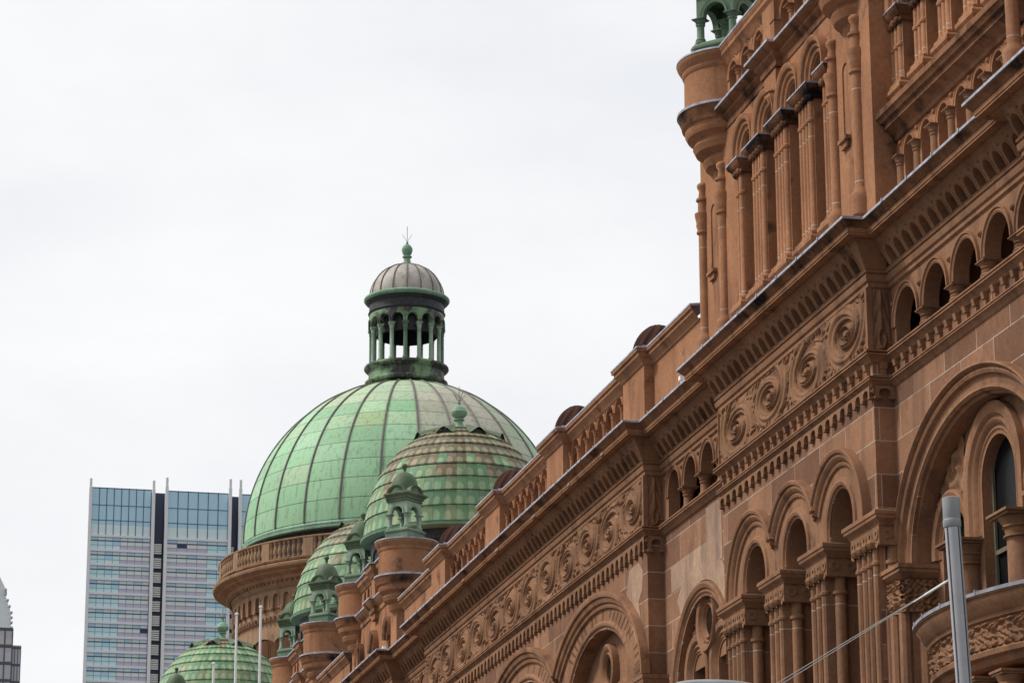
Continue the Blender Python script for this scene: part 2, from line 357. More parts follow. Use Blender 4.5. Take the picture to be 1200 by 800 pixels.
g.build('lead_roll', M['lead'], cornice)
g = G()
def bracket_run(g, xw, y0, y1, pitch=.465):
    n = max(1, round((y1-y0)/pitch)); p = (y1-y0)/n
    F = lambda u, v, d: (xw-.12-.24*v+d, u, 19.425+.43*v)
    g.panel(y0, y1, 0, 1, [(y0+(k+.5)*p, p*.35, .05, .40, .38) for k in range(n)], F, .26, seg=14)
    for k in range(n): g.arch(F, y0+(k+.5)*p, p*.35, .40, .05, [(0, .02), (0, -.012), (.025, -.022), (.045, -.012), (.05, 0)], .38, 12)
    for k in range(n+1):
        u = min(max(y0+k*p, y0+.08), y1-.08)       # rounded console noses between the niches
        g.ring(F, u, .87, [(.001, -.04), (.025, -.035), (.04, -.02), (.045, 0)], 8)
    g.add([F(y0, 1, 0), F(y1, 1, 0), (xw-.40, y1, 19.90), (xw-.40, y0, 19.90)], [(0, 1, 2, 3)])
    g.add([(xw-.40, y0, 19.90), (xw-.40, y1, 19.90), (xw-.44, y1, 19.94), (xw-.44, y0, 19.94)], [(0, 1, 2, 3)])
for a, b, x in ((Y0, Y1, PX), (Y1+.02, Y2-.02, SX), (Y2, Y3, PX), (Y3+.02, Y4-.02, SX), (Y4, Y5, PX), (Y5+.02, Y6-.02, SX), (Y6, Y7, PX)): bracket_run(g, x, a, b)
for y in (Y2, Y4, Y6): # returns facing the camera
    F = lambda u, v, d, y=y: (u, y-.12-.24*v+d, 19.425+.43*v)
    g.panel(PX+.3, SX-.12+.28, 0, 1, [(SX+.0, .10, .06, .33, .36)], F, .20, seg=10); g.add([F(PX-.12, 1, 0), F(SX-.12, 1, 0), (SX-.12, y-.44, 19.94), (PX-.44, y-.44, 19.94)], [(0, 1, 2, 3)])
for y in (Y2, Y4, Y6):      # flared corner console
    a, b = .125, .40
    g.add([(PX-a, y-a, 19.425), (PX+.3, y-a, 19.425), (PX+.3, y+.1, 19.425), (PX-a, y+.1, 19.425), (PX-b, y-b, 19.92), (PX+.3, y-b, 19.92), (PX+.3, y+.1, 19.92), (PX-b, y+.1, 19.92)], [(0, 1, 5, 4), (3, 0, 4, 7), (1, 2, 6, 5), (2, 3, 7, 6)])
g.build('bracket_course', M['stone'], cornice)
g = G(); g.sweep([(0, 19.05), (.05, 19.09), (.05, 19.17), (.09, 19.2), (.11, 19.27), (.11, 19.32), (.08, 19.33), (.08, 19.35), (.12, 19.37), (.12, 19.42), (0, 19.44)], PATH); g.build('architrave', M['stone'], cornice)
# --- frieze base string along all fronts
g = G(); g.sweep(MOULD(17.55, 17.77, .17), PATH); string = g.build('string_course', M['stone'], B)
# second moulding + brackets on the bay beside the camera and first pavilion
subp = [(SX, Y1), (SX, Y2), (PX, Y2), (PX, Y3), (SX, Y3)]
g = G(); g.sweep(MOULD(17.07, 17.25, .12), subp); g.build('lower_moulding', M['stone'], string)
def modillions(g, F, u0, u1, z0, z1, pitch=.465):
    n = max(1, round((u1-u0)/pitch)); p = (u1-u0)/n
    for k in range(n):
        u = u0+(k+.5)*p; h = z1-z0
        for a, b, d0, zz0, zz1 in ((-.05, .05, -.07, z0, z0+h*.62), (-.065, .065, -.12, z0+h*.58, z1)):
            g.add([F(u+x, z, d) for z in (zz0, zz1) for x, d in ((a, .0), (a, d0 if z == zz1 else d0*.75), (b, d0 if z == zz1 else d0*.75), (b, .0))], [(0, 1, 5, 4), (1, 2, 6, 5), (2, 3, 7, 6), (0, 3, 2, 1), (4, 5, 6, 7)])
g = G(); modillions(g, FX(PX), Y2, Y3, 17.24, 17.54); modillions(g, FX(SX), Y1, Y2-.1, 17.24, 17.54); modillions(g, FYn(Y2), PX, SX, 17.24, 17.54, .4); g.build('bracket_course', M['stone'], string)
def corbels(g, F, u0, u1, z0, z1, pitch=.465, d=.09):
    n = max(1, round((u1-u0)/pitch)); p = (u1-u0)/n; h = z1-z0
    F2 = lambda u, v, dd: F(u, v, -d+dd)
    g.panel(u0, u1, z0+h*.25, z1, [(u0+(k+.5)*p, p*.30, z0+h*.25, z0+h*.55, h*.28) for k in range(n)], F2, d, seg=8, back=False)
    for k in range(n+1):
        u = min(max(u0+k*p, u0+.06), u1-.06)
        g.add([F2(u-.055, z0+h*.26, 0), F2(u+.055, z0+h*.26, 0), F2(u+.055, z0+h*.26, d), F2(u-.055, z0+h*.26, d), F2(u-.065, z0+h*.12, 0), F2(u+.065, z0+h*.12, 0), F2(u+.065, z0+h*.12, d), F2(u-.065, z0+h*.12, d), F2(u, z0, d*.6)],
              [(0, 1, 5, 4), (1, 2, 6, 5), (0, 4, 7, 3), (4, 5, 8), (5, 6, 8), (7, 4, 8), (6, 7, 8)])
g = G(); corbels(g, FX(PX), Y2, Y3, 16.78, 17.06); corbels(g, FYn(Y2), PX, SX, 16.78, 17.06, .42); corbels(g, FX(PX), Y4, Y5, 17.10, 17.53); corbels(g, FYn(Y4), PX, SX, 17.1, 17.53, .42); corbels(g, FX(PX), Y6, Y7, 17.10, 17.53)
g.build('corbel_course', M['carved'], string)

# --- carved scroll friezes (relief modelled as a height field)
def scroll_height(U, V, u0, pitch, n):
    """running acanthus scrolls: grooves follow the stream lines of a row of counter-turning spirals"""
    X, Z = np.meshgrid(U, V); PS = np.zeros_like(X); r = np.full_like(X, 9.); A = 2*pi/np.log(2.3)
    for k in range(-1, n+1):
        rv = np.random.default_rng((k+5)*7+3); up = 1 if k % 2 == 0 else -1
        cx = u0+(k+.5)*pitch+rv.uniform(-.05, .05); cz = 18.435+up*.05
        dx, dz = (X-cx)/(pitch*.90), (Z-cz); q = np.hypot(dx, dz)+.004
        PS += up*A*np.log(q/.6)+np.arctan2(dz, dx); r = np.minimum(r, q)
    c = np.cos(PS); rag = .16*np.sin(22*X+17*Z)*np.sin(19*X-23*Z)
    H = .050+.040*c+.016*np.cos(4*PS)
    H = np.where((c < -.66+rag) & (r < .56), -.07, H); H = np.where(r < .06, .09, H)
    pk = np.sin(15*X+5*np.sin(8*Z))*np.sin(13*Z+4*np.sin(6*X))
    H -= np.where(r > .55, np.clip(pk-.2, 0, 1)*.20*np.clip((r-.55)/.08, 0, 1), 0)
    H = np.where(np.minimum(X-U[0], U[-1]-X) < .06, .08, H)
    return H*np.clip(np.minimum(Z-17.78, 19.09-Z)/.03, 0, 1)
def frieze(y0, y1, n, du, name='frieze'):
    U = np.arange(y0, y1+du*.5, du); V = np.linspace(17.78, 19.07, int(1.29/du*1.15)+1); H = scroll_height(U, V, y0+.05, (y1-y0-.1)/n, n)
    g = G(); g.hfield(U, V, H+.005, FX(PX)); return g
def leaf_return(g, y):
    U = np.linspace(PX-.02, SX-.03, 26); V = np.linspace(17.79, 19.06, 70); X, Z = np.meshgrid((U-U[0])/(U[-1]-U[0])*2-1, (V-17.79)/1.27)
    H = .06*np.exp(-(X/.18)**2)+.05*np.abs(np.sin(9*(Z+.55*np.abs(X))))*np.clip(1-np.abs(X)*.7, 0, 1)
    r = np.hypot(X-.25, (Z-.18)*3.0); H = np.where(r < .6, .04+.05*np.sin(9*r+np.arctan2(Z-.18, X-.25)), H)
    H *= np.clip(np.minimum(1-np.abs(X), np.minimum(Z, 1-Z)*3)/.08, 0, 1); g.hfield(U, V, H+.004, FYn(y)); g.box(PX-.098, PX+.02, y-.05, y+.06, 17.775, 19.07)

# --- generic columns and capitals
def column(g, x, y, z0, z1, r, seg=12, ring=None, base=True):
    p = [(0, z0)]
    if base: p += [(r*1.5, z0), (r*1.5, z0+r*.5), (r*1.25, z0+r*.75), (r*1.35, z0+r*1.1), (r*1.05, z0+r*1.5)]
    p += [(r, z0+r*1.6)]
    if ring: p += [(r, ring-.05), (r*1.28, ring-.035), (r*1.34, ring), (r*1.28, ring+.03), (r*1.02, ring+.05)]
    p += [(r*.97, z1)]
    g.lathe(p, x, y, seg)
def capital(g, x, y, z0, h, r, w):
    """leafy bell with square abacus"""
    g.lathe([(r*.98, z0), (r*1.2, z0+.02), (r*1.2, z0+.05), (r*1.02, z0+.06), (r*1.12, z0+h*.35), (r*1.28, z0+h*.42), (r*1.2, z0+h*.5), (r*1.45, z0+h*.72), (r*1.55, z0+h*.78), (r*1.4, z0+h*.8)], x, y, 12)
    g.box(x-w, x+w, y-w, y+w, z0+h*.8, z0+h*.9); g.box(x-w*1.12, x+w*1.12, y-w*1.12, y+w*1.12, z0+h*.9, z0+h)
def stud(g, F, u, v, r, d=.06): g.ring(F, u, v, [(0.001, -d), (r*.5, -d*.9), (r*.85, -d*.5), (r, 0)], 10)

# ------------------------------------------------ bay nearest the camera: big arch, gallery, balcony
def gallery(wall_x, y0, y1, cs, hw, zs, ztop, name):
    g = G(); F = FX(wall_x)
    g.panel(y0, y1, zs-.02, 19.1, [(c, hw, zs-.02, zs, ztop-zs) for c in cs], F, .30, seg=14, back=False)
    for a, b in ((y0, cs[0]-hw), (cs[-1]+hw, y1)):
        if b > a+.02: g.box(wall_x, wall_x+.3, a, b, 17.7, zs-.02)
    for a, b in zip(cs[:-1], cs[1:]): g.add([F(a+hw, zs-.02, 0), F(b-hw, zs-.02, 0), F(b-hw, zs-.02, .3), F(a+hw, zs-.02, .3)], [(0, 1, 2, 3)])
    for c in cs: g.arch(F, c, hw, zs, zs, [(0.002, .04), (.0, -.02), (.035, -.04), (.07, -.02), (.09, -.055), (.125, -.055), (.13, 0)], ztop-zs, 18)
    for i in range(len(cs)-1): stud(g, F, (cs[i]+cs[i+1])/2, zs+.50, .07, .07)
    stud(g, F, cs[0]-hw-.13, zs+.5, .06); stud(g, F, cs[-1]+hw+.13, zs+.5, .06)
    return g
S0c = [50.4+1.575*k for k in (-2, -1, 0, 1, 2)]
def bay_gallery(parent, x, y0, y1, cs, hw, zs, ztop):
    ga = gallery(x, y0, y1, cs, hw, zs, ztop, 'gallery').build('gallery', M['stone'], parent)
    gb = G(); gb.box(x+1.05, x+1.1, y0, y1, 17.6, 19.3); gb.box(x+.0, x+1.1, y0, y1, 17.68, 17.775); gb.box(x+.0, x+1.1, y0, y1, 19.12, 19.2)
    for c in cs: gb.box(x+.98, x+1.05, c-.3, c+.3, 17.8, 18.7)
    gb.build('gallery_recess', M['inner'], parent, 0)
    for a, b in zip(cs[:-1], cs[1:]):
        c = (a+b)/2; gc = G(); column(gc, x+.15, c, 17.77, zs-.24, (b-a)*.5*.175, 14); gc.build('column', M['stone'], parent)
        gc = G(); capital(gc, x+.15, c, zs-.26, .24, (b-a)*.5*.17, (b-a)*.5-hw-.005); gc.build('capital', M['carved'], parent)
g = G(); F = FX(SX)
g.panel(Y1, Y2, 8, 17.76, [(50.4, 3.42, 8, 13.35, 2.52)], F, .42, seg=32, back=False)
bay0 = g.build('bay_wall', M['ashlar'], B, 0)
bay_gallery(bay0, SX, Y1, Y2, S0c, .60, 18.22, 18.86)
g = G()
g.arch(F, 50.4, 3.42, 13.35, 13.30, [(0, .42), (0, .10), (.05, .06), (.05, .0), (.10, -.05), (.15, -.04), (.17, .0), (.33, -.02), (.36, -.10), (.42, -.13), (.47, -.10), (.49, -.17), (.52, -.20), (.56, -.19), (.565, 0)], 2.42, 40)
g.build('arch_moulding', M['stone'], bay0)
FT = FX(20.86)
g = G()
g.panel(46.95, 53.85, 8, 16.0, [(50.4, .80, 8, 14.35, .80), (52.65, .62, 8, 13.55, .70), (48.15, .62, 8, 13.55, .70)], FT, .24, seg=20, back=False); g.build('tympanum', M['stone'], bay0, 0)
g = G()
g.arch(FT, 50.4, .80, 14.35, 13.45, [(0, .2), (0, .06), (.06, .0), (.10, -.03), (.16, -.01), (.20, -.07), (.26, -.10), (.32, -.06), (.38, -.13), (.50, -.16), (.60, -.14), (.61, 0)], .80, 26)
g.build('arch_moulding', M['stone'], bay0)
for c in (52.65, 48.15):
    g = G(); g.arch(FT, c, .62, 13.55, 13.42, [(0, .2), (0, .06), (.05, .0), (.1, -.04), (.16, -.02), (.2, -.09), (.30, -.12), (.36, -.10), (.37, 0)], .70, 24); g.build('arch_moulding', M['stone'], bay0)
# carved spandrel panels of the tympanum
U = np.linspace(51.9, 53.6, 90); V = np.linspace(14.45, 15.75, 70); XX, ZZ = np.meshgrid(U, V)
rr = np.hypot(XX-52.35, ZZ-14.95); th = np.arctan2(ZZ-14.95, XX-52.35)
H = .035+.05*np.sin(18*rr-2*th)*np.exp(-rr*1.2)+.03*np.sin(14*XX)*np.sin(16*ZZ)
inside = ((XX-50.4)/3.45)**2+((ZZ-13.35)/2.5)**2 < .96
H = np.where(inside & (np.hypot(XX-50.4, ZZ-14.35) > 1.42), H, -.02); g = G(); g.hfield(U, V, H, FT)
g.build('carved_panel', M['carved'], bay0)
g = G(); g.box(21.105, 21.14, 46.6, 54.2, 8, 16.4); g.build('window_glass', M['glassdark'], bay0, 0)
g = G()
for c, hw, zt in ((50.4, .80, 15.2), (52.65, .62, 14.3), (48.15, .62, 14.3)):
    for s_ in (-1, 1): g.box(21.04, 21.09, c+s_*(hw-.05)-.045, c+s_*(hw-.05)+.045, 8, zt)
    g.box(21.04, 21.09, c-.03, c+.03, 8, 13.5); g.box(21.042, 21.088, c-hw, c+hw, 13.05, 13.13)
g.build('window_frame', M['winframe'], bay0, 0)
for c in (51.68, 49.12):
    g = G(); column(g, 20.72, c, 11.5, 12.95, .27, 18); g.build('column', M['stone'], bay0)
    g = G(); capital(g, 20.72, c, 12.93, .47, .27, .42); g.box(20.6, 21.1, c-.36, c+.36, 13.25, 13.398); g.build('capital', M['carved'], bay0)
    g = G(); g.box(20.9, 21.1, c-.30, c+.30, 11, 13.2); g.build('pier', M['stone'], bay0, 0)
for s_ in (-1, 1):
    c0 = 50.4+s_*3.75
    g = G(); g.box(20.36, 20.84, c0-.42, c0+.42, 8, 12.5); g.build('pier', M['shaft'], bay0, 0)
    for dx, dy in ((20.2, .28*s_), (20.2, 0), (20.26, -.30*s_), (20.6, -.46*s_)):
        g = G(); column(g, dx, c0+dy, 8, 12.45, .13, 10); g.build('column', M['shaft'], bay0)
    U = np.linspace(c0-.5, c0+.5, 90); V = np.linspace(12.45, 13.06, 56); XX, ZZ = np.meshgrid(U, V)
    H = .06+.055*np.sin(27*XX+3*np.sin(17*ZZ))*np.sin(25*ZZ+2*np.sin(12*XX))+.02*np.sin(55*XX)*np.sin(49*ZZ)+.09*(ZZ-12.45)
    g = G(); g.hfield(U, V, H, FX(20.22)); g.hfield(np.linspace(20.12, 20.9, 72), V, H[:, :72]*.8, FYn(c0-.5)); g.box(20.22, 20.86, c0-.498, c0+.5, 12.45, 13.06); g.build('capital', M['carved'], bay0)
    g = G(); g.sweep([(0, 13.06), (.05, 13.08), (.12, 13.17), (.16, 13.2), (.16, 13.26), (.19, 13.27), (.19, 13.35), (0, 13.37)], [(21.0, c0-.5), (20.2, c0-.5), (20.2, c0+.5), (21.0, c0+.5)]); g.build('impost', M['stone'], bay0)
# bow balcony
bc_, bR = (19.31+6.7, 49.75), 6.7
arcp = [(bc_[0]-bR*cos(t), bc_[1]+bR*sin(t)) for t in np.linspace(-.40, .29, 26)]
lx, ly = arcp[-1]; bpath = [(20.9, arcp[0][1]-.25), (arcp[0][0]+.25, arcp[0][1]-.2)]+arcp+[(lx+.07, ly+.10), (lx+.2, ly+.19), (lx+.4, ly+.23), (20.9, ly+.24)]
g = G(); g.sweep([(-1.0, 10.52), (-.50, 10.52), (-.42, 10.56), (-.36, 10.66), (-.27, 10.70), (-.25, 10.78), (-.30, 10.82), (-.30, 11.30), (-.24, 11.32), (-.22, 11.38), (-.17, 11.42), (-.12, 11.52), (-.05, 11.6), (-.04, 11.66), (0, 11.68), (0, 11.70), (-.5, 11.705)], bpath)
bal = g.build('balcony', M['stone'], bay0)
g = G(); g.sweep([(-.03, 11.702), (.02, 11.704), (.02, 11.765), (-.04, 11.785), (-.5, 11.80)], bpath)
for t in (-.22, -.03, .12, .24): g.box(bc_[0]-bR*cos(t)-.03, bc_[0]-bR*cos(t)+.1, bc_[1]+bR*sin(t)-.02, bc_[1]+bR*sin(t)+.02, 11.70, 11.80)
M['leadgrey'] = simple('lead_grey', (.25, .25, .28), .5, 0, .35, 4)
g.build('balcony_flashing', M['leadgrey'], bay0)
A = np.linspace(-.40, .29, 330); V = np.linspace(10.83, 11.29, 34); AA, ZZ = np.meshgrid(A*bR, V)
H = .015+.06*np.sin(AA*17+3*np.sin(ZZ*14))*np.sin(ZZ*21+2*np.sin(AA*8))+.02*np.sin(AA*41)*np.sin(ZZ*37)
g = G(); g.hfield(A, V, H, lambda a, v, d: (bc_[0]-(bR-.30-d)*cos(a), bc_[1]+(bR-.30-d)*sin(a), v)); g.build('carved_band', M['carved'], bay0)
for k in range(4):
    t = -.24+.145*k; cx_, cy_ = bc_[0]-(bR-.55)*cos(t), bc_[1]+(bR-.55)*sin(t)
    g = G(); column(g, cx_, cy_, 8, 10.1, .16); capital(g, cx_, cy_, 10.0, .42, .17, .25); g.build('balcony_column', M['carved'], bay0)
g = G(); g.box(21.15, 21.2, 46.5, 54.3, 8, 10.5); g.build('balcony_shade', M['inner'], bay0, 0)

# ------------------------------------------------ pavilion with three round-headed openings
F = FX(PX); p1c = [62.22, 59.40, 56.53]
g = G()
g.panel(Y2, Y3, 14.5, 19.06, [(c, .74, 14.5, 14.74, .74) for c in p1c], F, .9, seg=20, back=False)
FR = FYn(Y2); g.panel(PX, SX+.02, 8, 19.06, [], FR, 0); g.add([(PX, Y3, 8), (SX+.4, Y3, 8), (SX+.4, Y3, 20), (PX, Y3, 20)], [(0, 1, 2, 3)])
pav = g.build('pavilion_wall', M['ashlar'], B, 0)
frieze(Y2, Y3, 4, .017).build('frieze', M['carved'], pav, 60)
g = G(); leaf_return(g, Y2); g.build('leaf_panel', M['carved'], pav, 60)
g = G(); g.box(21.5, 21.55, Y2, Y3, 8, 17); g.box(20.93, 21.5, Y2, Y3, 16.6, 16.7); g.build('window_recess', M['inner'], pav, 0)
for c in p1c:
    g = G(); g.arch(F, c, .74, 14.74, 14.50, [(0, .5), (0, .04), (.03, -.0), (.06, -.05), (.12, -.07), (.18, -.05), (.20, -.01), (.24, .0)], .74, 26)
    t0 = math.acos(min(1, 1.41/1.62))*.93
    a0 = 0 if c == p1c[0] else t0; a1 = pi if c == p1c[2] else pi-t0
    g.arch(F, c, .97, 14.72, 14.50, [(0, -.003), (.46, -.003)], .97, 30)
    # far side is increasing Y: sweep runs from low Y to high Y
    lo = 0 if c == p1c[2] else t0; hi = pi if c == p1c[0] else pi-t0
    g.arch(F, c, 1.40, 14.50, 14.50, [(0, 0), (.02, -.05), (.07, -.07), (.10, -.05), (.13, -.10), (.20, -.14), (.25, -.13), (.27, -.18), (.33, -.20), (.36, -.19), (.37, 0)], 1.40, 34, lo, hi)
    g.build('arch_moulding', M['stone'], pav)
piers = [(63.67, 1.91), (60.77, 1.62), (57.99, 1.62), (55.03, 1.97)]
for c, wd in piers:
    pw = wd-.72; g = G(); g.box(20.02, 20.93, c-pw/2+.03, c+pw/2-.03, 8, 13.9); pr = g.build('pier', M['shaft'], pav, 0)
    for dy in ([-.46, -.15, .16, .46] if wd > 1.7 else [-.33, 0, .33]):
        g = G(); column(g, 20.0, c+dy, 8, 13.95, .088, 10, 13.55); g.build('column', M['shaft'], pav)
    for s_ in (-1, 1):
        g = G(); column(g, 20.27, c+s_*(pw/2+.03), 8, 13.95, .125, 12, 13.55); g.build('column', M['shaft'], pav)
    g = G(); ww = wd-.28
    g.box(19.93, 20.9, c-ww/2+.03, c+ww/2-.03, 13.86, 14.24)
    n = 5 if wd > 1.7 else 4
    for k in range(n):   # pierced drops along the block
        u = c-ww/2+(k+.5)*ww/n; g.ring(FX(19.925), u, 14.08, [(.05, .08), (.05, -.015), (.11, -.015), (.115, .01)], 12); 
        g.add([FX(19.925)(u-.12, 13.90, -.005), FX(19.925)(u, 13.80, -.005), FX(19.925)(u+.12, 13.90, -.005)], [(0, 1, 2)])
    for k in range(2): g.ring(FYn(c-ww/2+.025), 20.1+k*.35, 14.08, [(.05, .08), (.05, -.015), (.11, -.015), (.115, .01)], 12)
    g.build('capital', M['carved'], pav)
    for dy in ([-.46, -.15, .16, .46] if wd > 1.7 else [-.33, 0, .33]):
        g = G(); g.lathe([(.09, 13.82), (.13, 13.86), (.15, 13.93), (.12, 13.99), (.05, 14.02)], 19.94, c+dy, 8); g.build('boss', M['carved'], pr)
    g = G(); g.sweep([(0, 14.22), (.05, 14.24), (.08, 14.30), (.15, 14.36), (.16, 14.42), (.18, 14.43), (.18, 14.50), (.16, 14.52), (0, 14.53)], [(20.95, c-wd/2+.18), (19.98, c-wd/2+.18), (19.98, c+wd/2-.18), (20.95, c+wd/2-.18)]); g.build('impost', M['stone'], pav)

# ------------------------------------------------ recessed bay with roundel window
F = FX(SX); c1 = 67.75
g = G(); g.panel(Y3, Y4, 8, 17.76, [(c1, 2.30, 8, 13.0, 2.42)], F, .5, seg=28, back=False)
bay1 = g.build('bay_wall', M['ashlar'], B, 0)
bay_gallery(bay1, SX, Y3, Y4, [65.6, 67.03, 68.47, 69.9], .52, 18.42, 19.0)
g = G(); g.arch(F, c1, 2.30, 13.0, 12.9, [(0, .4), (0, .05), (.05, .0), (.10, -.04), (.15, -.02), (.19, -.07), (.28, -.10), (.33, -.08), (.34, 0)], 2.42, 36); g.build('arch_moulding', M['stone'], bay1)
g = G(); g.arch(F, c1, 2.66, 13.0, 12.9, [(0, 0), (.0, -.018), (.62, -.018), (.62, 0)], 2.80, 30, RD(38), RD(128)); g.box(SX-.012, SX, 66.0, 67.25, 16.0, 17.45); g.box(SX-.007, SX, 67.251, 70.3, 15.99, 16.62); g.build('repaired_stone', M['pale'], bay1, 20)
FT = FX(20.64); g = G(); g.panel(65.3, 70.2, 8, 15.6, [(66.72, .50, 8, 13.75), (68.78, .50, 8, 13.75)], FT, .5, seg=18, back=False)
g.ring(FT, c1, 14.86, [(.34, .25), (.34, -.02), (.40, -.10), (.46, -.05), (.5, -.09), (.56, -.05), (.62, -.14), (.72, -.17), (.75, -.10), (.76, 0)], 32); gv = G(); gv.ring(FT, c1, 14.86, [(.338, -.005), (.338, .012)], 32); gv.add([FT(c1+.338*cos(2*pi*i/32), 14.86+.338*sin(2*pi*i/32), -.006) for i in range(32)], [tuple(range(32))])
for c in (66.72, 68.78): g.arch(FT, c, .5, 13.75, 12.9, [(0, .3), (0, .04), (.06, -.03), (.12, -.0), (.17, -.06), (.24, -.03), (.3, -.10), (.42, -.12), (.46, -.09), (.47, 0)], .5, 22)
tr = g.build('tracery', M['stone'], bay1); gv.build('roundel_shade_disc', M['holeshade'], bay1, 30)  # no real hole: dark disc painted as the roundel's inner shade
U = np.linspace(65.6, 69.9, 160); V = np.linspace(13.9, 15.4, 56); XX, ZZ = np.meshgrid(U, V); H = .02+.05*np.sin(15*XX+3*np.sin(9*ZZ))*np.sin(15*ZZ)
H = np.where((np.hypot(XX-c1, ZZ-14.86) > .76) & (((XX-c1)/2.3)**2+((ZZ-13)/2.42)**2 < .98) & (np.hypot(XX-66.72, ZZ-13.75) > .97) & (np.hypot(XX-68.78, ZZ-13.75) > .97), H, -.03)
g = G(); g.hfield(U, V, H, FT); g.build('carved_panel', M['carved'], bay1)
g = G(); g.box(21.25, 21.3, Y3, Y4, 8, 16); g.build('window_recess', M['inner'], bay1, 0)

# ------------------------------------------------ long pavilion with segmental arches
F = FX(PX); p2c = [75.85, 84.25, 92.65]
g = G(); g.panel(Y4, Y5, 8, 19.06, [(c, 3.25, 8, 14.05, 1.95) for c in p2c], F, .55, seg=30, back=False)
g.panel(PX, SX+.02, 8, 19.06, [], FYn(Y4), 0); g.add([(PX, Y5, 8), (SX+.4, Y5, 8), (SX+.4, Y5, 20), (PX, Y5, 20)], [(0, 1, 2, 3)])
pav2 = g.build('pavilion_wall', M['ashlar'], B, 0)
frieze(Y4, Y5, 12, .022).build('frieze', M['carved'], pav2, 60)
g = G(); leaf_return(g, Y4); g.build('leaf_panel', M['carved'], pav2, 60)
for i, c in enumerate(p2c):
    g = G(); g.arch(F, c, 3.25, 14.05, 13.9, [(0, .5), (0, .06), (.05, 0), (.1, -.05), (.16, -.06), (.2, -.02), (.24, 0)], 1.95, 40)
    t0 = math.acos(4.2/4.98); lo = .02 if i == 0 else t0*.98; hi = pi-.02 if i == 2 else pi-t0*.98
    g.arch(F, c, 4.55, 14.05, 14.05, [(0, 0), (.02, -.07), (.08, -.09), (.12, -.06), (.16, -.13), (.24, -.16), (.28, -.15), (.30, -.21), (.38, -.23), (.44, -.22), (.45, 0)], 2.45, 44, lo, hi)
    g.build('arch_moulding', M['stone'], pav2)
    g = G(); pl = [(F(c-3.47*cos(pi*i/48), 14.05+2.17*sin(pi*i/48), -.003), F(c-(4.58 if abs(c-4.58*cos(pi*i/48)-c) < 4.19 else 4.19/abs(cos(pi*i/48)))*cos(pi*i/48), 14.05+2.47*sin(pi*i/48), -.003)) for i in range(3, 46)]
    g.add([p for q in pl for p in q], [(2*i, 2*i+1, 2*i+3, 2*i+2) for i in range(len(pl)-1)]); g.build('voussoir_ring', M['stone'], pav2, 0)
    # worn radial voussoirs
    g = G()
    for k in range(34):
        t = pi*(k+.5)/34
        if random.random() < .72:
            a, b = 3.6+random.random()*.25, 4.38-random.random()*.2; q = .012+.018*random.random()
            f1 = lambda rr, tt: F(c-rr*cos(tt), 14.05+(rr*.42+.62)*sin(tt), -.007)
            g.add([f1(a, t-q), f1(b, t-q*.8), f1(b, t+q*.3), f1(a, t+q*.2)], [(0, 1, 2, 3)])
    g.build('worn_joint', M['inner'], pav2, 0)
    FT = FX(20.40); g = G(); g.panel(c-3.3, c+3.3, 8, 16.1, [(c-1.05, .62, 8, 13.6), (c+1.05, .62, 8, 13.6)], FT, .4, seg=16, back=False)
    g.ring(FT, c, 15.02, [(.36, .02), (.36, -.08), (.42, -.16), (.48, -.12), (.54, -.18), (.62, -.21), (.68, -.18), (.69, 0)], 30); gv = G(); gv.ring(FT, c, 15.0, [(.358, -.03), (.358, .012)], 32); gv.add([FT(c+.358*cos(2*pi*i/32), 15.0+.358*sin(2*pi*i/32), -.03) for i in range(32)], [tuple(range(32))]); gv.build('roundel_shade_disc', M['holeshade'], pav2, 30)  # dark disc on the tympanum, shade of the roundel put into its colour
    for s_ in (-1.05, 1.05): g.arch(FT, c+s_, .62, 13.6, 12.9, [(0, .2), (0, .04), (.08, -.04), (.16, 0), (.24, -.08), (.36, -.1), (.4, 0)], .62, 22)
    g.build('tracery', M['stone'], pav2)
    g = G(); g.box(21.0, 21.05, c-3.3, c+3.3, 8, 16); g.build('window_recess', M['inner'], pav2, 0)
for c in (71.45, 80.05, 88.45, 97.2):
    g = G(); g.sweep([(0, 13.6), (.06, 13.63), (.1, 13.75), (.2, 13.85), (.22, 13.95), (.24, 13.96), (.24, 14.06), (0, 14.08)], [(20.7, c-.55), (19.98, c-.55), (19.98, c+.6), (20.7, c+.6)]); g.build('impost', M['stone'], pav2)
# spalled pale patch by the corner
g = G(); pts = [(72.6, 17.0), (71.75, 17.05), (71.35, 16.75), (71.42, 16.3), (71.8, 16.05), (71.6, 15.55), (71.95, 15.0), (72.3, 15.35), (72.75, 16.0), (72.95, 16.5)]
c_ = np.mean(pts, 0); vs = [(PX-.02, *c_)]+[(PX-.006, *p) for p in pts]; g.add(vs, [(0, i+1, (i+1) % len(pts)+1) for i in range(len(pts))]); g.build('spalled_patch', M['pale'], pav2, 0)
# bays beyond
g = G(); g.box(SX, 21.6, Y5, Y6, 8, 19.06); g.box(SX, 21.6, Y1-3, Y1, 8, 19.06); g.build('bay_wall', M['ashlar'], B, 0)
g = G(); g.box(PX, 21.6, Y6, Y7, 8, 19.06); g.box(PX, 21.6, Y0, Y1, 8, 19.06); pav3 = g.build('pavilion_wall', M['ashlar'], B, 0)
bay_gallery(pav3, SX-.03, Y5, Y6, [99.2, 100.7, 102.3], .52, 18.42, 19.0)
frieze(Y6, Y7, 12, .06).build('frieze', M['carved'], pav3, 60)

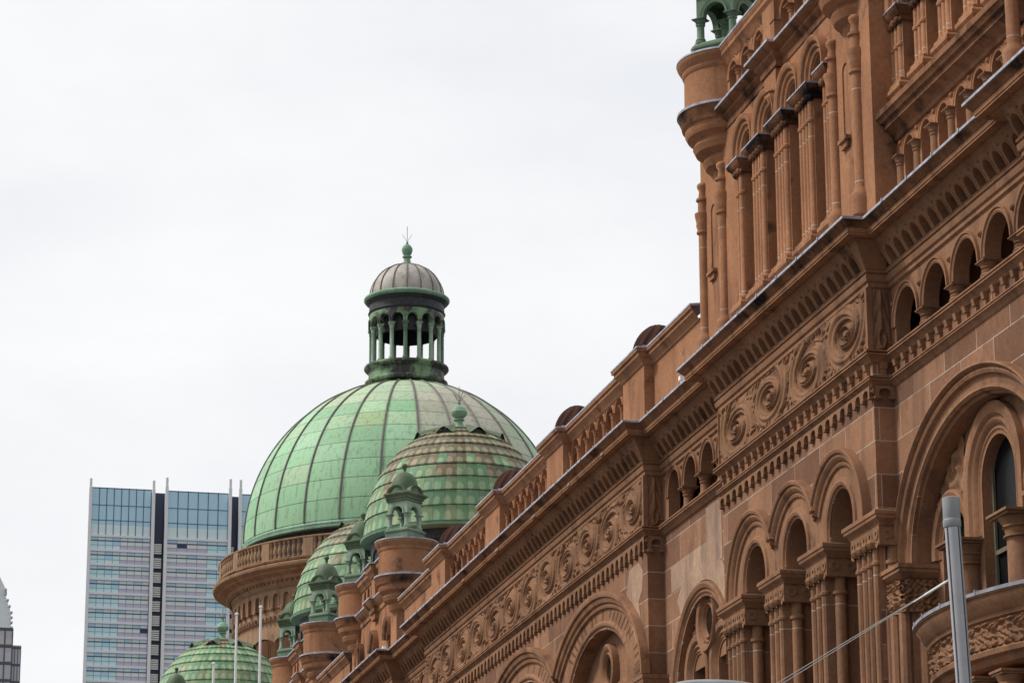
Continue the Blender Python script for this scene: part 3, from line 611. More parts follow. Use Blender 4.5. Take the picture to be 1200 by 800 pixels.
# ------------------------------------------------ parapet of the long pavilion and low walls
def cop(zt, o): return [(0, zt-.42), (.04, zt-.40), (.07, zt-.33), (.16, zt-.24), (.19, zt-.22), (.19, zt-.13), (.24, zt-.12), (.25, zt-.05)] if o else None
LEADTOP = lambda zt: [(.10, zt-.048), (.262, zt-.045), (.262, zt), (-.3, zt+.06)]
piers2 = [(70.98, 73.0), (79.4, 81.3), (87.3, 89.25), (95.3, 97.5)]
pw_x = 20.25
g = G(); F = FX(pw_x)
spans = [(a[1], b[0]) for a, b in zip(piers2[:-1], piers2[1:])]
for a, b in spans:
    n = 7; p = (b-a)/n; g.panel(a, b, 20.4, 22.02, [(a+(k+.5)*p, .365, 20.75, 21.64, .33) for k in range(n)], F, .20, seg=12)
g.box(pw_x, 20.7, 66.83, Y4+.05, 20.4, 22.03); g.box(pw_x+.23, 20.7, Y4, 97.5, 20.4, 22.0)
par = g.build('parapet', M['tower'], B, 0)
g = G()
for a, b in spans:
    n = 7; p = (b-a)/n
    for k in range(n):
        g.arch(F, a+(k+.5)*p, .365, 21.64, 21.62, [(0, .06), (.0, -.01), (.04, -.025), (.07, -.01), (.08, -.02), (.10, 0)], .33, 14)
        if k: stud(g, F, a+k*p, 21.93, .05, .03)
g.build('arch_moulding', M['tower'], par)
for a, b in spans:
    n = 7; p = (b-a)/n
    for k in range(n+1):
        y = min(max(a+k*p, a+.1), b-.1); g = G(); column(g, pw_x-.02, y, 20.72, 21.5, .062, 8); capital(g, pw_x-.02, y, 21.48, .17, .062, .085); g.build('column', M['tower'], par)
g = G(); cp = [(pw_x, 66.83)]
for a, b in piers2: cp += [(pw_x, a), (20.0, a), (20.0, b), (pw_x, b)]
cp += [(pw_x, 97.7)]
g.sweep(cop(22.36, 1), cp); g.build('coping', M['cornice'], par)
g = G(); g.sweep(LEADTOP(22.36), cp); g.build('lead_flashing', M['lead'], par)
for a, b in ((97.72, 103.4), (114.3, 120.6)):
    g = G(); g.box(pw_x, 20.7, a, b, 20.4, 21.75); lw = g.build('low_wall', M['tower'], B, 0)
    g = G(); g.sweep(cop(22.14, 1), [(pw_x, a), (pw_x, b)]); g.build('coping', M['cornice'], lw)
    g = G(); g.sweep(LEADTOP(22.14), [(pw_x, a), (pw_x, b)]); g.build('lead_flashing', M['lead'], lw)
for a, b in piers2:
    g = G(); g.box(20.0, 20.7, a, b, 20.35, 22.0); g.build('parapet_pier', M['tower'], par, 0)
    g = G(); g.box(19.985, 20.72, a-.01, b+.01, 22.40, 22.46); g.build('pier_lead', M['lead'], par, 0)
    # fluted half-round stone behind the pier
    c = (a+b)/2; prof = [(.95*cos(t), 22.42+.86*sin(t)) for t in np.linspace(0, pi/2, 12)]; g = G()
    k = 96; vs = []
    for i in range(k):
        aa = 2*pi*i/k; fl = 1+.055*cos(aa*12)
        for r, z in prof: vs.append((20.62+.62*r*fl*cos(aa+z*.9), c+r*1.02*fl*sin(aa+z*.9), z))
    n = len(prof); g.add(vs, [(i*n+j, ((i+1) % k)*n+j, ((i+1) % k)*n+j+1, i*n+j+1) for i in range(k) for j in range(n-1)]); g.build('fluted_cap', M['capstone'], par, 60)

# ------------------------------------------------ towers with round turrets
def tower_turret(cx, cy, r, zt, zc, tip, mat=M['tower']):
    """corbelled round turret: zt coping top, zc collar top"""
    s = r/1.0; q = zc-tip
    prof = [(.02, tip), (r*.22, tip+.03*q), (r*.34, tip+.10*q), (r*.42, tip+.16*q), (r*.43, tip+.20*q), (r*.58, tip+.26*q), (r*.64, tip+.34*q), (r*.60, tip+.40*q), (r*.62, tip+.41*q), (r*.78, tip+.46*q), (r*.84, tip+.54*q), (r*.80, tip+.60*q), (r*.82, tip+.62*q),
            (r*.95, tip+.66*q), (r*1.0, tip+.72*q), (r*1.0, tip+.78*q), (r*1.06, tip+.80*q)]
    g = G(); g.lathe(prof, cx, cy, 48); t = g.build('turret', mat, B)
    g = G(); g.lathe([(r*1.0, tip+.795*q), (r*1.06, tip+.80*q), (r*1.08, tip+.86*q), (r*1.13, tip+.93*q), (r*1.15, zc-.06), (r*.9, zc-.05)], cx, cy, 48); g.build('turret_collar', M['sooty'], t)
    g = G(); g.lathe([(r*1.14, zc-.062), (r*1.165, zc-.06), (r*1.165, zc), (r*.95, zc+.05)], cx, cy, 48); g.build('turret_lead', M['lead'], t)
    g = G(); g.lathe([(r, zc+.03), (r*.995, zt-.42), (r*1.01, zt-.40), (r*1.04, zt-.32), (r*1.04, zt-.28), (r*1.08, zt-.22), (r*1.12, zt-.14), (r*1.14, zt-.10), (r*1.14, zt-.05), (r*.9, zt-.045)], cx, cy, 48); g.build('turret_drum', M['cornice'] if False else mat, t)
    g = G(); g.lathe([(r*1.13, zt-.05), (r*1.155, zt-.045), (r*1.15, zt), (.02, zt+.10)], cx, cy, 48); g.build('turret_lead', M['lead'], t)
    return t
def cupola(cx, cy, z0, s=1.0, rot=RD(42), lightm='coplight'):
    """open copper lantern: square base, arches on colonnettes, pediments, little dome"""
    ca, sa = cos(rot), sin(rot)
    T = lambda x, y, z: (cx+(x*ca-y*sa)*s, cy+(x*sa+y*ca)*s, z0+z*s)
    class GG(G):
        def add(self, vs, fs, uvs=None, cols=None): super().add([T(*p) for p in vs], fs, uvs, cols)
    h = .50; g = GG(); g.sweep([(.06, -.02), (.06, .24), (.10, .26), (.10, .31), (.03, .36), (0, .40)], [(-h, h), (h, h), (h, -h), (-h, -h), (-h, h)][::1]); g.box(-h, h, -h, h, .3, .40)
    root = g.build('cupola', M['cop'], B, 30)
    g = GG()   # arcaded walls
    for k in range(4):
        ck, sk = [(1, 0), (0, 1), (-1, 0), (0, -1)][k]
        Fk = lambda u, v, d, ck=ck, sk=sk: (ck*(h-.04-d)-sk*u, sk*(h-.04-d)+ck*u, v)
        g.panel(-h+.04, h-.04, .95, 1.46, [(0, .27, .95, 1.0, .27)], Fk, .10, seg=14, back=False)
        g.panel(-h+.14, h-.14, .95, 1.46, [(0, .27, .95, 1.0, .27)], lambda u, v, d, Fk=Fk: Fk(u, v, d+.1), .01, seg=14, back=False)
        g.arch(Fk, 0, .27, 1.0, .96, [(0, .02), (0, -.03), (.05, -.04), (.06, -.01), (.09, -.02), (.10, 0)], .27, 14)
    g.build('cupola_arch', M[lightm], root)
    for sx in (-1, 1):
        for sy in (-1, 1):
            for ox, oy in ((0, 0),):
                g = GG(); column(g, sx*(h-.10), sy*(h-.10), .40, .82, .085, 10); capital(g, sx*(h-.10), sy*(h-.10), .80, .17, .085, .13); g.build('cupola_column', M[lightm], root)
    g = GG(); column(g, 0, 0, .4, .8, .10, 10); capital(g, 0, 0, .78, .2, .1, .14); g.build('cupola_column', M['cop'], root)
    g = GG(); g.sweep([(-.04, 1.44), (.0, 1.46), (.0, 1.54), (.04, 1.56), (.05, 1.62), (.12, 1.68), (.16, 1.72), (.16, 1.77), (.0, 1.82), (-.45, 1.86)], [(-h, h), (h, h), (h, -h), (-h, -h), (-h, h)]); g.box(-h+.02, h-.02, -h+.02, h-.02, 1.44, 1.5)
    for k in range(4):   # segmental pediments
        ck, sk = [(1, 0), (0, 1), (-1, 0), (0, -1)][k]
        Fk = lambda u, v, d, ck=ck, sk=sk: (ck*(h+.06-d)-sk*u, sk*(h+.06-d)+ck*u, v)
        g.arch(Fk, 0, .34, 1.79, 1.79, [(0, .20), (0, .02), (.04, -.02), (.09, -.03), (.09, .30)], .20, 12)
        g.add([Fk(-.34*cos(pi*i/10), 1.79+.20*sin(pi*i/10), .04) for i in range(11)], [tuple(range(11))])
    g.build('cupola_cornice', M['copdull'], root)
    dprof = [(.56*cos(t)**.85 if t < pi/2-.01 else .0, 1.84+.84*sin(t)) for t in np.linspace(0, pi/2, 14)]; dprof = [(.60, 1.80)]+dprof
    g = GG(); g.lathe(dprof, 0, 0, 24); g.build('cupola_dome', M['copdull'], root)
    g = GG(); g.lathe([(.07, 2.64), (.05, 2.70), (.045, 2.78), (.09, 2.80), (.05, 2.83), (.10, 2.88), (.115, 2.94), (.09, 3.0), (0, 3.03)], 0, 0, 12); g.build('cupola_finial', M['copdull'], root)
    return root
# --- near tower
TX = 20.32
k_ = [(63.14, 63.95), (61.50, 62.74), (59.85, 61.08), (58.15, 59.40), (56.95, 57.72)]
tc_ = [(k_[i][0]+k_[i+1][1])/2 for i in range(4)]
F = FX(TX)
g = G()
g.panel(54.75, 66.8, 20.4, 25.95, [(c, .40, 20.9, 24.95, .40) for c in tc_], F, .75, seg=16, back=False)
g.panel(54.75, 66.8, 25.95, 26.72, [], F, 0)
bc = [57.1+.98*k for k in range(8)]
g.panel(54.75, 66.8, 26.72, 27.62, [(c, .31, 26.72, 27.16, .31) for c in bc], F, .30, seg=12)
g.panel(54.75, 66.8, 27.62, 28.0, [], F, 0)
g.panel(TX, 27, 20.4, 28.0, [], FYn(54.75), 0); g.panel(TX, 27, 20.4, 28, [], FYn(66.8), 0)
tow = g.build('tower_wall', M['tower'], B, 0)
g = G(); g.box(TX+.76, 27, 54.8, 67.05, 20.4, 28.05); g.build('tower_core', M['inner'], tow, 0)
ARCHP = [(0, .4), (0, .06), (.04, .0), (.05, -.05), (.10, -.07), (.13, -.04), (.17, -.11), (.22, -.13), (.24, -.09), (.28, -.18), (.35, -.22), (.40, -.22), (.41, 0)]
for c in tc_:
    g = G(); g.arch(F, c, .40, 24.95, 24.85, ARCHP, .40, 24); g.build('arch_moulding', M['tower'], tow)
def cluster(parent, y0, y1, x, ztop, zbase, n, mshaft):
    c = (y0+y1)/2; wd = y1-y0
    g = G(); g.box(x+.12, x+.75, c-wd/2+.22, c+wd/2-.12, zbase, ztop-.3); pr = g.build('pier', mshaft, parent, 0)
    yb = c-wd/2+.30; ys = [yb+.22+.212*k for k in range(n-1)]
    for y in ys:
        g = G(); column(g, x+.085, y, zbase+.55, ztop-.36, .078, 10, ztop-.80); g.build('column', mshaft, parent)
    g = G(); column(g, x+.085, yb, zbase+.55, ztop-.36, .085, 14, ztop-.80); g.build('column', mshaft, parent)
    g = G(); g.box(x-.08, x+.7, c-wd/2+.04, c+wd/2-.06, zbase, zbase+.55)
    g.sweep([(0, zbase+.30), (.05, zbase+.36), (.05, zbase+.44), (0, zbase+.5)], [(x+.6, c-wd/2+.02), (x-.08, c-wd/2+.02), (x-.08, c+wd/2-.04), (x+.6, c+wd/2-.04)])
    g.build('plinth', mshaft, pr, 20)
    g = G()
    for y in list(ys)+[yb]: g.lathe([(.09, ztop-.38), (.13, ztop-.34), (.14, ztop-.28), (.11, ztop-.22), (.09, ztop-.18)], x+.06, y, 10)
    g.box(x+.0, x+.7, c-wd/2+.12, c+wd/2-.12, ztop-.32, ztop-.2)
    g.sweep([(0, ztop-.22), (.03, ztop-.20), (.10, ztop-.12), (.12, ztop-.06), (0, ztop-.05)], [(x+.72, c-wd/2+.12), (x-.02, c-wd/2+.12), (x-.02, c+wd/2-.12), (x+.72, c+wd/2-.12)]); g.build('capital', M['captop'], pr)
    g = G(); g.sweep([(0, ztop-.048), (.125, ztop-.046), (.13, ztop-.042), (.13, ztop-.008), (-.2, ztop+.06)], [(x+.72, c-wd/2+.12), (x-.02, c-wd/2+.12), (x-.02, c+wd/2-.12), (x+.72, c+wd/2-.12)]); g.build('capital_lead', M['leaddark'] if random.random() < 0 else M['lead'], pr)
for (a, b), n in zip(k_, (2, 4, 4, 4, 2)): cluster(tow, a, b, 20.22, 24.84, 20.9, n, M['towershaft'])
# string course with lead, pilaster break, coping
sp_ = [(TX, 54.75), (TX, 60.3), (TX-.16, 60.3), (TX-.16, 61.35), (TX, 61.35), (TX, 65.2)]
g = G(); g.sweep([(0, 25.98), (.03, 26.0), (.03, 26.14), (.10, 26.2), (.14, 26.24), (.14, 26.30), (.24, 26.36), (.29, 26.40), (.30, 26.42), (0, 26.43)], sp_); g.build('string_course', M['sooty'], tow)
g = G(); g.sweep([(.1, 26.425), (.31, 26.422), (.32, 26.425), (.32, 26.48), (-.1, 26.56)], sp_); g.build('lead_flashing', M['lead'], tow)
g = G(); g.box(TX-.15, TX+.1, 60.4, 61.25, 25.5, 26.0); g.lathe([(.0, 25.2), (.14, 25.26), (.20, 25.40), (.17, 25.5), (.22, 25.52), (.2, 25.58)], TX-.05, 60.8, 12); g.box(TX-.15, TX+.1, 60.4, 61.25, 26.5, 27.6); g.build('pilaster', M['tower'], tow, 30)
g = G(); g.sweep([(0, 27.52), (.03, 27.55), (.05, 27.62), (.13, 27.72), (.16, 27.76), (.16, 27.84), (.2, 27.9), (.21, 27.95), (0, 27.96)], [(TX, 54.75), (TX, 65.2)]); g.build('coping', M['tower'], tow)
g = G(); g.sweep([(.1, 27.958), (.22, 27.955), (.225, 28.0), (-.3, 28.06)], [(TX, 54.75), (TX, 65.2)]); g.build('lead_flashing', M['lead'], tow)
for c in bc:
    g = G(); g.arch(F, c, .31, 27.16, 27.12, [(0, .08), (0, -.02), (.06, -.04), (.08, 0), (.12, -.04), (.15, 0)], .31, 14); g.build('arch_moulding', M['tower'], tow)
    g = G(); column(g, TX-.0, c-.49, 26.5, 26.98, .09, 8); capital(g, TX-.0, c-.49, 26.96, .18, .09, .15); g.build('column', M['tower'], tow)
tower_turret(20.75, 65.5, 1.14, 28.0, 26.68, 24.85)
tower_turret(20.72, 56.0, 1.16, 28.0, 26.68, 24.85)
cupola(20.62, 65.4, 27.98, 1.12, RD(42), 'cop')
def colonnette(y, x=20.30, top=25.3, zb=20.95):
    g = G(); r = .13
    g.lathe([(.0, zb), (r*1.55, zb), (r*1.6, zb+.28), (r*1.75, zb+.38), (r*1.6, zb+.46), (r*1.15, zb+.54), (r, zb+.6), (r, 24.0), (r*1.35, 24.03), (r*1.35, 24.08), (r*1.1, 24.1), (r*1.42, 24.22), (r*1.35, 24.3), (r*1.55, 24.42), (r*1.65, 24.48), (r*1.65, 24.53), (r*1.05, 24.56), (r, 24.82), (r*1.35, 24.85), (r*1.35, 24.9), (r*.95, 24.92), (r*.75, top-.2), (r*1.1, top-.12), (r*1.15, top-.05), (r*.8, top), (0, top+.02)], x, y, 16)
    return g.build('colonnette', M['towershaft'], tow, 50)
for y in (55.5, 56.95, 64.95, 66.55): colonnette(y)
colonnette(47.3, 20.28)
g = G(); g.box(20.46, 27, 38, 47.0, 20.4, 30); g.build('tower_wall', M['tower'], B, 0)
F = FX(TX-.03)
for yc in (56.22, 65.75):
    g = G(); g.panel(yc-.5, yc+.5, 20.4, 24.9, [(yc, .17, 22.9, 24.35, .17)], F, .14, 10); g.build('niche', M['tower'], tow, 0)
    g = G(); g.box(TX-.15, TX-.031, yc-.26, yc+.26, 22.78, 22.86); g.box(TX-.10, TX-.031, yc-.20, yc+.20, 22.64, 22.779); g.build('niche_sill', M['tower'], tow)

# --- set-back upper storey between the towers
UX = 20.82; F = FX(UX); ac = [55.0-.945*k for k in range(10)]
g = G(); g.panel(45.5, 55.3, 20.4, 22.45, [(c, .28, 20.4, 21.93, .28) for c in ac], F, .30, seg=14)
g.panel(45.5, 55.3, 22.45, 28.5, [(53.75-1.32*k, .42, 22.9, 25.1, .42) for k in range(6)], F, .6, seg=14, back=False); upper = g.build('upper_wall', M['tower'], B, 0)
g = G(); g.box(UX+.62, 27, 44, 54.7, 20.45, 28.5); g.build('window_recess', M['inner'], upper, 0)
g = G()
for c in ac:
    g.arch(F, c, .28, 21.93, 21.91, [(0, .08), (0, -.02), (.04, -.03), (.06, 0), (.08, -.03), (.11, 0)], .28, 16); stud(g, F, c-.47, 22.22, .065, .05)
for k in range(6): g.arch(F, 53.75-1.32*k, .42, 25.1, 25.0, ARCHP[1:], .42, 20)
g.build('arch_moulding', M['tower'], upper)
for c in ac:
    g = G(); column(g, UX+.0, c-.47, 20.4, 21.72, .105, 12); g.build('column', M['stone'], upper)
    g = G(); capital(g, UX+.0, c-.47, 21.70, .225, .10, .15); g.build('capital', M['carved'], upper)
g = G(); g.sweep([(0, 22.28), (.06, 22.30), (.08, 22.38), (.22, 22.5), (.28, 22.52), (.28, 22.62), (.36, 22.64), (.40, 22.72), (.44, 22.74), (.44, 22.86), (0, 22.92)], [(UX, 45.5), (UX, 55.0)]); g.build('sill', M['sooty'], upper)
for k in range(6): cluster(upper, 54.0-1.32*k, 54.86-1.32*k, UX-.06, 25.05, 22.88, 3, M['towershaft'])

# --- far towers with four turrets
def far_tower(ya, yb):
    zt, zc, tip = 24.46, 23.18, 21.55; g = G(); F = FX(TX)
    mid = (ya+yb)/2; y0, y1 = ya+.6, yb-.6
    g.panel(y0, y1, 20.4, 22.7, [(mid-2.6+k*2.85, .36, 20.4, 21.42, .36) for k in range(3)], F, .3, seg=12)
    g.panel(y0, y1, 22.7, 24.4, [(y0+1.0+k*.72, .22, 23.25, 23.75, .22) for k in range(8)], F, .25, seg=8)
    g.panel(TX, 27.2, 20.4, 24.4, [], FYn(ya-.25), 0); g.panel(TX, 27.2, 20.4, 24.4, [], FYn(yb+.25), 0)
    g.box(TX+.31, 27.2, ya-.2, yb+.2, 20.4, 24.42); g.box(TX-.12, TX+.31, ya-.3, ya+.8, 20.4, 22.6); g.box(TX-.12, TX+.31, yb-.8, yb+.3, 20.4, 22.6)
    g.box(TX-.15, TX+.1, mid-.35, mid+.35, 22.4, 24.2)
    t = g.build('tower_wall', M['tower'], B, 0)
    for k in range(3):
        g = G(); g.arch(F, mid-2.6+k*2.85, .36, 21.42, 21.30, [(0, .1), (0, -.04), (.07, -.06), (.10, -.03), (.13, -.14), (.24, -.19), (.28, -.19), (.29, 0)], .36, 18); g.build('arch_moulding', M['sooty'], t)
    pth = [(TX, y0), (TX, mid-.4), (TX-.16, mid-.4), (TX-.16, mid+.4), (TX, mid+.4), (TX, y1)]
    g = G(); g.sweep([(0, 22.62), (.05, 22.65), (.06, 22.8), (.14, 22.88), (.2, 22.95), (.26, 23.05), (0, 23.08)], pth); g.sweep([(0, 23.98), (.04, 24.0), (.1, 24.12), (.18, 24.2), (.2, 24.32), (.24, 24.36), (0, 24.4)], pth); g.build('string_course', M['cornice'], t)
    g = G(); g.sweep([(.1, 23.07), (.28, 23.07), (.285, 23.13), (-.1, 23.2)], pth); g.sweep([(.1, 24.39), (.26, 24.385), (.265, 24.44), (-.2, 24.52)], pth); g.build('lead_flashing', M['lead'], t)
    for y in (ya, yb):
        tower_turret(20.60, y, 1.0, zt, zc, tip); cupola(20.45, y-.35, zt+.02, .93)
    return t
far_tower(104.9, 113.2); far_tower(121.5, 129.9)

# ------------------------------------------------ tiled copper domes on the towers
GRN = [(.26, .45, .24), (.19, .36, .19), (.32, .46, .25), (.23, .42, .24), (.36, .44, .25)]
BRN = [(.25, .175, .11), (.20, .135, .085), (.33, .26, .16), (.26, .21, .155), (.28, .20, .11)]
def tiled_dome(cx, cy, zb, r, h, brown=.5, rows=11, rot=0):
    nu = 52; prof = []; vf = []; rowof = []
    ts = np.linspace(0.0, pi/2*.985, rows+1)
    for i in range(rows):
        a, b = ts[i], ts[i+1]; ra, za = r*cos(a), zb+h*sin(a); rb, zb_ = r*cos(b), zb+h*sin(b)
        lip = .05
        prof += [(ra-.02, za), (ra+lip, za-.01), (ra+lip*.9, za+.05), (rb+.01, zb_)]
        vf += [i, i, i+.08, i+1]; rowof += [i, i, i, i]
    cols = {}
    def colf(i, j):
        k = rowof[j]; key = (i, k)
        if key not in cols:
            p = min(max((k/rows-(1-brown))*3.2+.5, 0), .95); pal = BRN if random.random() < p else GRN
            c = np.array(random.choice(pal))*random.uniform(.72, 1.05); cols[key] = tuple(c)
        return cols[key] if j % 4 >= 1 else (.05, .045, .035)
    g = G(); g.lathe(prof, cx, cy, nu, rot, rot+2*pi, (nu, vf), colf); d = g.build('small_dome', M['coptile'], B, 30)
    g = G(); g.lathe([(r*.90, zb-.24), (r*1.0, zb-.22), (r*1.04, zb-.18), (r*1.045, zb-.12), (r*1.02, zb-.09), (r*1.03, zb-.03), (r*.95, zb+.02)], cx, cy, 64); g.build('dome_gutter', M['copgreen'], d)
    g = G(); n = 20
    Fd = lambda u, v, dd: (cx+(r*.93-dd)*cos(u), cy+(r*.93-dd)*sin(u), v)
    for k in range(n): g.panel(2*pi*k/n, 2*pi*(k+1)/n, zb-1.7, zb-.22, [(2*pi*(k+.5)/n, pi/n*.78, zb-1.55, zb-.85, .24)], Fd, .06, seg=8)
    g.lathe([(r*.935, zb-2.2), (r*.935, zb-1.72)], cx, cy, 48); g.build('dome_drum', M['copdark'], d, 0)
    # eyebrow vents
    t = ts[-4]+.02; rv, zv = r*cos(t), zb+h*sin(t)
    for k in range(8):
        a = rot+2*pi*(k+.3)/8; g = G(); w = .42; hh = .24
        P = lambda u, o, z: (cx+(rv+o)*cos(a)-u*sin(a), cy+(rv+o)*sin(a)+u*cos(a), zv+z)
        n = 10; f_ = [P(w*(2*i/n-1)*1.0, .28, -.12+hh*(.5+.5*cos(pi*(2*i/n-1)))) for i in range(n+1)]; b_ = [P(w*.3*(2*i/n-1), -.75, .42+.03*sin(pi*i/n)) for i in range(n+1)]
        g.add(f_+b_, [(i, i+1, n+2+i, n+1+i) for i in range(n)]); v = g.build('roof_vent', M['copdull'], d)
        g = G(); f2 = [P(w*.86*(2*i/n-1), .2, -.14+hh*.86*(.5+.5*cos(pi*(2*i/n-1)))) for i in range(n+1)]; g.add(f2+[P(0, .2, -.16)], [tuple(range(n+1))]); 
        o = g.build('roof_vent_mouth', M['black'], d, 0)
    zt = zb+h*.999
    g = G(); q = .72; g.lathe([(rr_*(.9 if hh_ > .1 else 1), zt+hh_*q) for rr_, hh_ in [(.62, -.06), (.40, .06), (.24, .16), (.17, .34), (.16, .52), (.24, .55), (.24, .60), (.15, .64), (.30, .78), (.36, .93), (.36, 1.0), (.34, 1.02), (.30, 1.16), (.18, 1.30), (.06, 1.40), (.05, 1.46), (.09, 1.50), (.04, 1.55), (0, 1.56)]], cx, cy, 20); g.build('finial', M['copgreen'], d)
    g = G(); g.tube([(cx, cy, zt+1.1), (cx, cy, zt+1.75)], .012, 5)
    for a in (0.3, 1.9, 3.5, 5.0): g.tube([(cx, cy, zt+1.1), (cx+.28*cos(a), cy+.28*sin(a), zt+1.45)], .01, 5)
    g.build('lightning_rod', M['leaddark'], d)
    return d
tiled_dome(23.75, 110.6, 25.9, 3.6, 4.3, .70)
tiled_dome(23.75, 127.4, 26.0, 3.6, 4.3, .58, rot=.05)
tiled_dome(20.87, 156.0, 25.6, 3.6, 4.3, .30, rot=.1)
# central block front with its own turret
g = G(); g.box(17.3, 30, 148.3, 165, 0, 23.9); g.box(20.4, 50, 163.5, 194, 0, 29); blk = g.build('central_block', M['ashlar'], B, 0)
tower_turret(17.6, 149.5, 1.0, 24.46, 23.18, 21.55); cupola(17.75, 149.5, 24.5, .93)

# ------------------------------------------------ great dome
DX, DY = 35.0, 178.6; r0, hz, zb = 9.95, 10.50, 39.92; NG, NR = 26, 11
view = atan2(-DY, -DX); rib0 = view+RD(4.9)
tmax = math.acos(2.45/r0); sub = 4; prof = []; vf = []
for i in range(NR*sub+1):
    t = tmax*i/(NR*sub); prof.append((r0*cos(t), zb+hz*sin(t))); vf.append(i/sub)
pc = {}
def dcol(i, j):
    gore = (i*NG)//(NG*4); row = j//sub; key = (gore, row)
    if key not in pc:
        c = np.array(random.choice([(.33, .56, .34), (.36, .58, .37), (.30, .53, .31), (.40, .58, .36)]))*random.uniform(.9, 1.1)
        if random.random() < .12: c = np.array((.38, .52, .28))
        if row >= 7: c = c*.45+np.array((.52, .58, .42))*.55
        if gore in (0, 1, 2, 3) and row <= NR-3: c = np.array((.50, .48, .385))*random.uniform(.88, 1.06)+(np.array((-.10, .04, -.03))*random.random() if gore in (0, 3) else 0)
        if gore in (4,) and row < 9: c = np.array((.38, .56, .37))
        pc[key] = tuple(c)
    return pc[key]
g = G(); g.lathe(prof, DX, DY, NG*4, rib0, rib0+2*pi, (NG, vf), dcol); dome = g.build('great_dome', M['copper'], B, 60)
for k in range(NG):
    a = rib0+2*pi*k/NG; g = G(); g.tube([(DX+(r0*cos(t)+.02)*cos(a), DY+(r0*cos(t)+.02)*sin(a), zb+hz*sin(t)+.02) for t in np.linspace(0, tmax, 30)], .066, 6); g.build('rib', M['rib'], dome)
g = G(); g.lathe([(9.75, 39.42), (9.98, 39.44), (10.06, 39.50), (10.06, 39.6), (9.99, 39.63), (10.0, 39.70), (10.02, 39.76), (9.98, 39.83), (9.92, 39.93)], DX, DY, 120); g.build('dome_gutter', M['copgreen'], dome)
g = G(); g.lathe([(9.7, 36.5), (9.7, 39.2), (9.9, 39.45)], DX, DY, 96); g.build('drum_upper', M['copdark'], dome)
# lantern
z = lambda y: 50.33-(y-450)*.0563
g = G(); g.lathe([(2.2, 49.3), (2.25, 50.25), (2.5, 50.32), (2.58, 50.42), (2.58, 50.52), (2.45, 50.62), (2.36, 50.66), (2.34, 51.15), (2.42, 51.2), (2.58, 51.3), (2.64, 51.38), (2.62, 51.5), (2.4, 51.56), (1.2, 51.6)], DX, DY, 64); g.build('lantern_base', M['copstain'], dome)
NL = 16; la = view+RD(-2)
for k in range(NL):
    a = la+2*pi*k/NL; x, y = DX+2.2*cos(a), DY+2.2*sin(a); g = G(); column(g, x, y, 51.55, 53.35, .13, 10); capital(g, x, y, 53.3, .62, .115, .17); g.build('lantern_column', M['coplight'] if k % 4 else M['cop'], dome)
g = G(); Fl = lambda u, v, d: (DX+(2.34-d)*cos(u), DY+(2.34-d)*sin(u), v)
for k in range(NL): a = la+2*pi*(k+.5)/NL; g.panel(a-pi/NL, a+pi/NL, 53.9, 54.85, [(a, pi/NL*.74, 53.9, 54.1, .38)], Fl, .28, seg=10, back=False); g.arch(Fl, a, pi/NL*.74, 54.1, 53.95, [(0, 0), (.005, -.05), (.03, -.06), (.045, -.02), (.05, 0)], .38, 10)
g.build('lantern_arcade', M['copstain'], dome)
g = G(); g.lathe([(1.9, 54.9), (1.9, 53.5), (1.8, 53.46), (1.7, 54.9)], DX, DY, 48); g.build('lantern_dark_fill', M['copdark'], dome)  # added black cylinder, stands for the shade behind the lantern arches
g = G(); g.lathe([(0.3, 54.7), (2.3, 54.8), (2.36, 54.85), (2.42, 54.95), (2.36, 55.0), (2.34, 55.45), (2.45, 55.55), (2.55, 55.68), (2.5, 55.7)], DX, DY, 64); g.build('lantern_entablature', M['copdark'], dome)
g = G(); g.lathe([(2.45, 55.66), (2.60, 55.70), (2.68, 55.80), (2.68, 55.90), (2.62, 55.96), (2.40, 56.05), (2.2, 56.1)], DX, DY, 64); g.build('lantern_cornice', M['copgreen'], dome)
g = G(); g.lathe([(2.30*cos(t), 56.05+2.15*sin(t)) for t in np.linspace(0, pi/2, 18)], DX, DY, 64); g.build('lantern_dome', M['browncop'], dome, 60)
for k in range(NL):
    a = la+RD(2)+2*pi*k/NL; g = G(); g.tube([(DX+(2.32*cos(t))*cos(a), DY+(2.32*cos(t))*sin(a), 56.06+2.17*sin(t)) for t in np.linspace(0, 1.45, 14)], .045, 5); g.build('lantern_rib', M['rib'], dome)
g = G(); g.lathe([(.36, 58.1), (.24, 58.35), (.2, 58.65), (.30, 58.72), (.30, 58.78), (.18, 58.84), (.28, 58.95), (.35, 59.18), (.33, 59.32), (.22, 59.5), (.08, 59.58), (.08, 59.7), (.02, 59.75), (0, 59.75)], DX, DY, 24); g.build('finial', M['copgreen'], dome)
g = G(); g.tube([(DX, DY, 59.7), (DX, DY, 60.75)], .018, 5)
for a in (view+1.4, view-1.4, view): g.tube([(DX, DY, 59.72), (DX+.3*cos(a), DY+.3*sin(a), 60.2)], .012, 5)
g.build('lightning_rod', M['leaddark'], dome)
